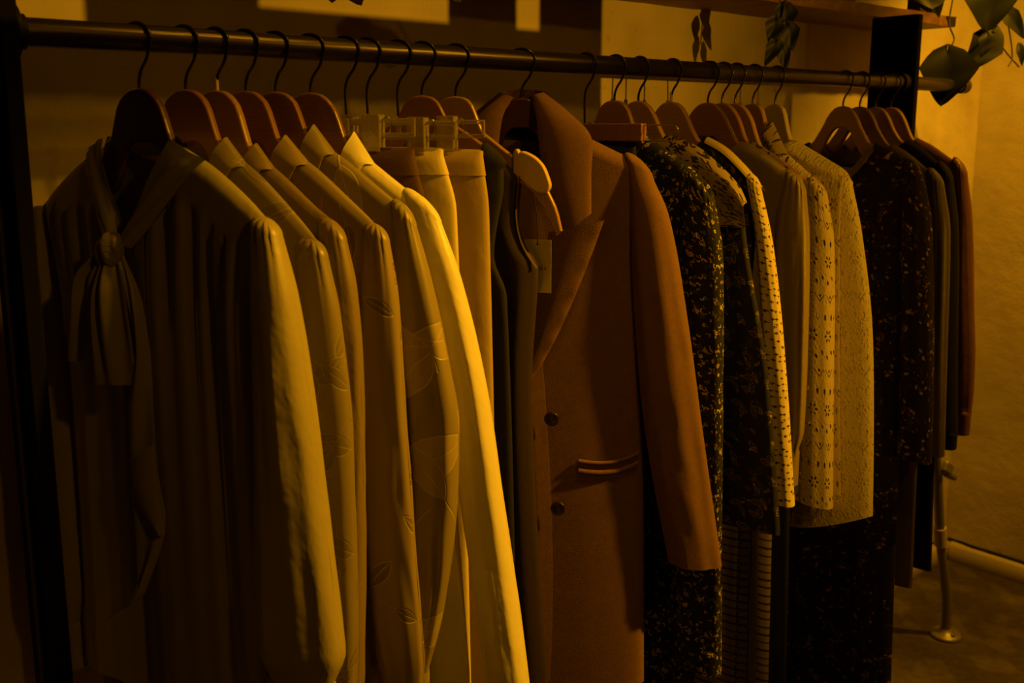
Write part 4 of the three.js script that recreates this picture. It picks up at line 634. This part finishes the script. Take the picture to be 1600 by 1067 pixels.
{
  const x = 1.731, a = 0;
  const p = { m: F.lace, shoulder: [[0.05, -0.136], [0.09, -0.16], [0.13, -0.188], [0.165, -0.214], [0.178, -0.23]], neck: [0.05, 0.01, 2], side: [[-0.24, 0.178], [-0.34, 0.175], [-0.87, 0.19]], th: 0.014, hem: -0.86, fold: { amp: 0.004, k: 6, ph: 2.9 }, sleeves: pair([[-0.226, 0.14, 0.182, 0.014], [-0.32, 0.14, 0.2, 0.02], [-0.6, 0.148, 0.216, 0.022], [-0.86, 0.155, 0.231, 0.022]], { tilt: 0.02, ph: 1, amp: 0.002 }) };
  const o = garment('jacket', 'cream openwork lace jacket hanging beside the fawn blouse', 'jacket', x, a, p); collar(o, p, F.leopard, { width: 0.04, rise: 0.04, point: 0.01, name: 'printed_collar' }).userData.label = 'dark-flecked printed collar';
  woodHanger(x, a, 'oak', 'light wooden hanger holding the smaller lace jacket', { half: 0.185, shoulder: p.shoulder });
}
{
  const x = 1.809, a = -6;
  const p = { m: F.knit, shoulder: [[0.05, -0.13], [0.09, -0.148], [0.14, -0.17], [0.182, -0.19], [0.202, -0.212]], neck: [0.05, 0.01, 2], side: [[-0.22, 0.203], [-0.3, 0.228], [-0.5, 0.267], [-0.7, 0.284], [-0.87, 0.294]], sideL: [[-0.22, 0.2], [-0.4, 0.2], [-0.87, 0.2]], th: 0.034, round: 2.2, hem: -0.955, hemCurve: 0.085, fold: { amp: 0.006, k: 6, ph: 3.9 } };
  const o = garment('jacket', 'large cream knitted jacket with lace panels and rounded hem', 'jacket', x, a, p);
  woodHanger(x, a, 'cream', 'pale cream hanger holding the large lace jacket', { half: 0.185, shoulder: p.shoulder });
  const A = [], B = []; for (let i = 0; i <= 20; i++) { const y = lerp(-0.2, -0.84, i / 20), u = lerp(0.125, 0.175, i / 20); A.push(onBody(p, u, y, 0.003)); B.push(onBody(p, u + 0.062, y, 0.003)); }
  add('lace_panel', patch(A, B, { ns: 10, nt: 50, th: 0.002 }), F.lace, o).userData.label = 'openwork lace panel';
}
{
  const x = 2.073, a = -3;
  const p = { m: F.redFloral, shoulder: [[0.085, -0.14], [0.12, -0.154], [0.16, -0.174], [0.19, -0.19], [0.201, -0.206]], neck: [0.075, 0.05, 2.2], side: [[-0.22, 0.2], [-0.34, 0.18], [-0.7, 0.19], [-1.4, 0.215]], th: 0.018, hem: -1.5, flare: 2.2, fold: { amp: 0.008, k: 8, ph: 1.4 }, sleeves: pair([[-0.198, 0.16, 0.206, 0.016], [-0.3, 0.165, 0.23, 0.024], [-0.6, 0.185, 0.258, 0.026], [-0.83, 0.195, 0.272, 0.024]], { tilt: 0.02, ph: 3, amp: 0.004, wrinkle: 0.0009 }) };
  const o = garment('dress', 'long wine-dark floral dress with a pale neck band', 'dress', x, a, p);
  woodHanger(x, a, 'oak', 'light wooden hanger holding the wine floral dress with a neck label', { deep: 0.042, half: 0.185, shoulder: p.shoulder });
  { const S = surfaces(p), A = [], B = []; for (let i = 0; i <= 14; i++) { const u = lerp(0.0, 0.088, i / 14), y = S.neck(u, 1); A.push([u, y, S.z(u / S.s, y - 0.002, 1) + 0.002]); B.push(onBody(p, u + 0.008 * i / 14, y - 0.018, 0.003)); } add('neck_band', patch(A, B, { ns: 5, nt: 24, th: 0.002 }), F.fawn, o); }
  neckLabel(o, p, 0.055, 0.02, -0.196, 8);
}
{
  const x = 2.144, a = -4;
  const p = { m: F.taupe, shoulder: [[0.09, -0.142], [0.13, -0.162], [0.17, -0.19], [0.2, -0.21], [0.214, -0.226]], neck: [0.05, 0.02, 2], side: [[-0.23, 0.212], [-0.4, 0.2], [-0.8, 0.205], [-1.16, 0.216]], sideL: [[-0.23, 0.21], [-0.4, 0.19], [-1.16, 0.19]], th: 0.014, hem: -1.165, fold: { amp: 0.004, k: 7, ph: 2.4 }, sleeves: pair([[-0.218, 0.18, 0.22, 0.014], [-0.32, 0.188, 0.24, 0.02], [-0.6, 0.2, 0.256, 0.02], [-0.83, 0.21, 0.268, 0.019]], { tilt: 0.02, ph: 4, amp: 0.003 }) };
  garment('tunic', 'taupe satin tunic next to the wine floral dress', 'tunic', x, a, p);
  woodHanger(x, a, 'brown', 'wooden hanger holding the taupe tunic', { deep: 0.042, half: 0.185, shoulder: p.shoulder });
}
{
  const x = 2.215, a = -5;
  const p = { m: F.black, shoulder: [[0.09, -0.134], [0.13, -0.154], [0.165, -0.18], [0.19, -0.2], [0.2, -0.214]], neck: [0.05, 0.02, 2], side: [[-0.22, 0.2], [-0.4, 0.19], [-0.8, 0.21], [-1.14, 0.228]], sideL: [[-0.22, 0.2], [-0.4, 0.18], [-1.14, 0.19]], th: 0.013, hem: -1.14, fold: { amp: 0.004, k: 7, ph: 3.4 }, sleeves: pair([[-0.206, 0.168, 0.206, 0.014], [-0.32, 0.18, 0.226, 0.019], [-0.6, 0.195, 0.246, 0.02], [-0.8, 0.2, 0.262, 0.02]], { tilt: 0.02, ph: 5, amp: 0.003, cuff: 0.03 }) };
  garment('tunic', 'plain black tunic between the taupe tunic and rust shirt', 'tunic', x, a, p);
  woodHanger(x, a, 'oak', 'light wooden hanger holding the black tunic', { deep: 0.042, half: 0.185, shoulder: p.shoulder });
}
{
  const x = 2.286, a = -6;
  const p = { m: F.rust, shoulder: [[0.075, -0.13], [0.12, -0.15], [0.16, -0.174], [0.19, -0.192], [0.201, -0.206]], neck: [0.05, 0.02, 2], side: [[-0.22, 0.2], [-0.4, 0.19], [-0.8, 0.2]], th: 0.013, hem: -0.82, fold: { amp: 0.004, k: 7, ph: 4.4 }, sleeves: pair([[-0.198, 0.17, 0.206, 0.014], [-0.3, 0.182, 0.224, 0.02], [-0.5, 0.196, 0.244, 0.022], [-0.64, 0.206, 0.258, 0.022], [-0.765, 0.216, 0.262, 0.02]], { tilt: 0.02, ph: 6, amp: 0.003, gather: 0.1, cuff: 0.045 }) };
  garment('shirt', 'rust brown shirt with a buttoned cuff at the end of the row', 'shirt', x, a, p);
  woodHanger(x, a, 'oak', 'light wooden hanger holding the rust shirt beside the black board', { deep: 0.042, half: 0.185, shoulder: p.shoulder });
}

renderer.render(scene, camera);
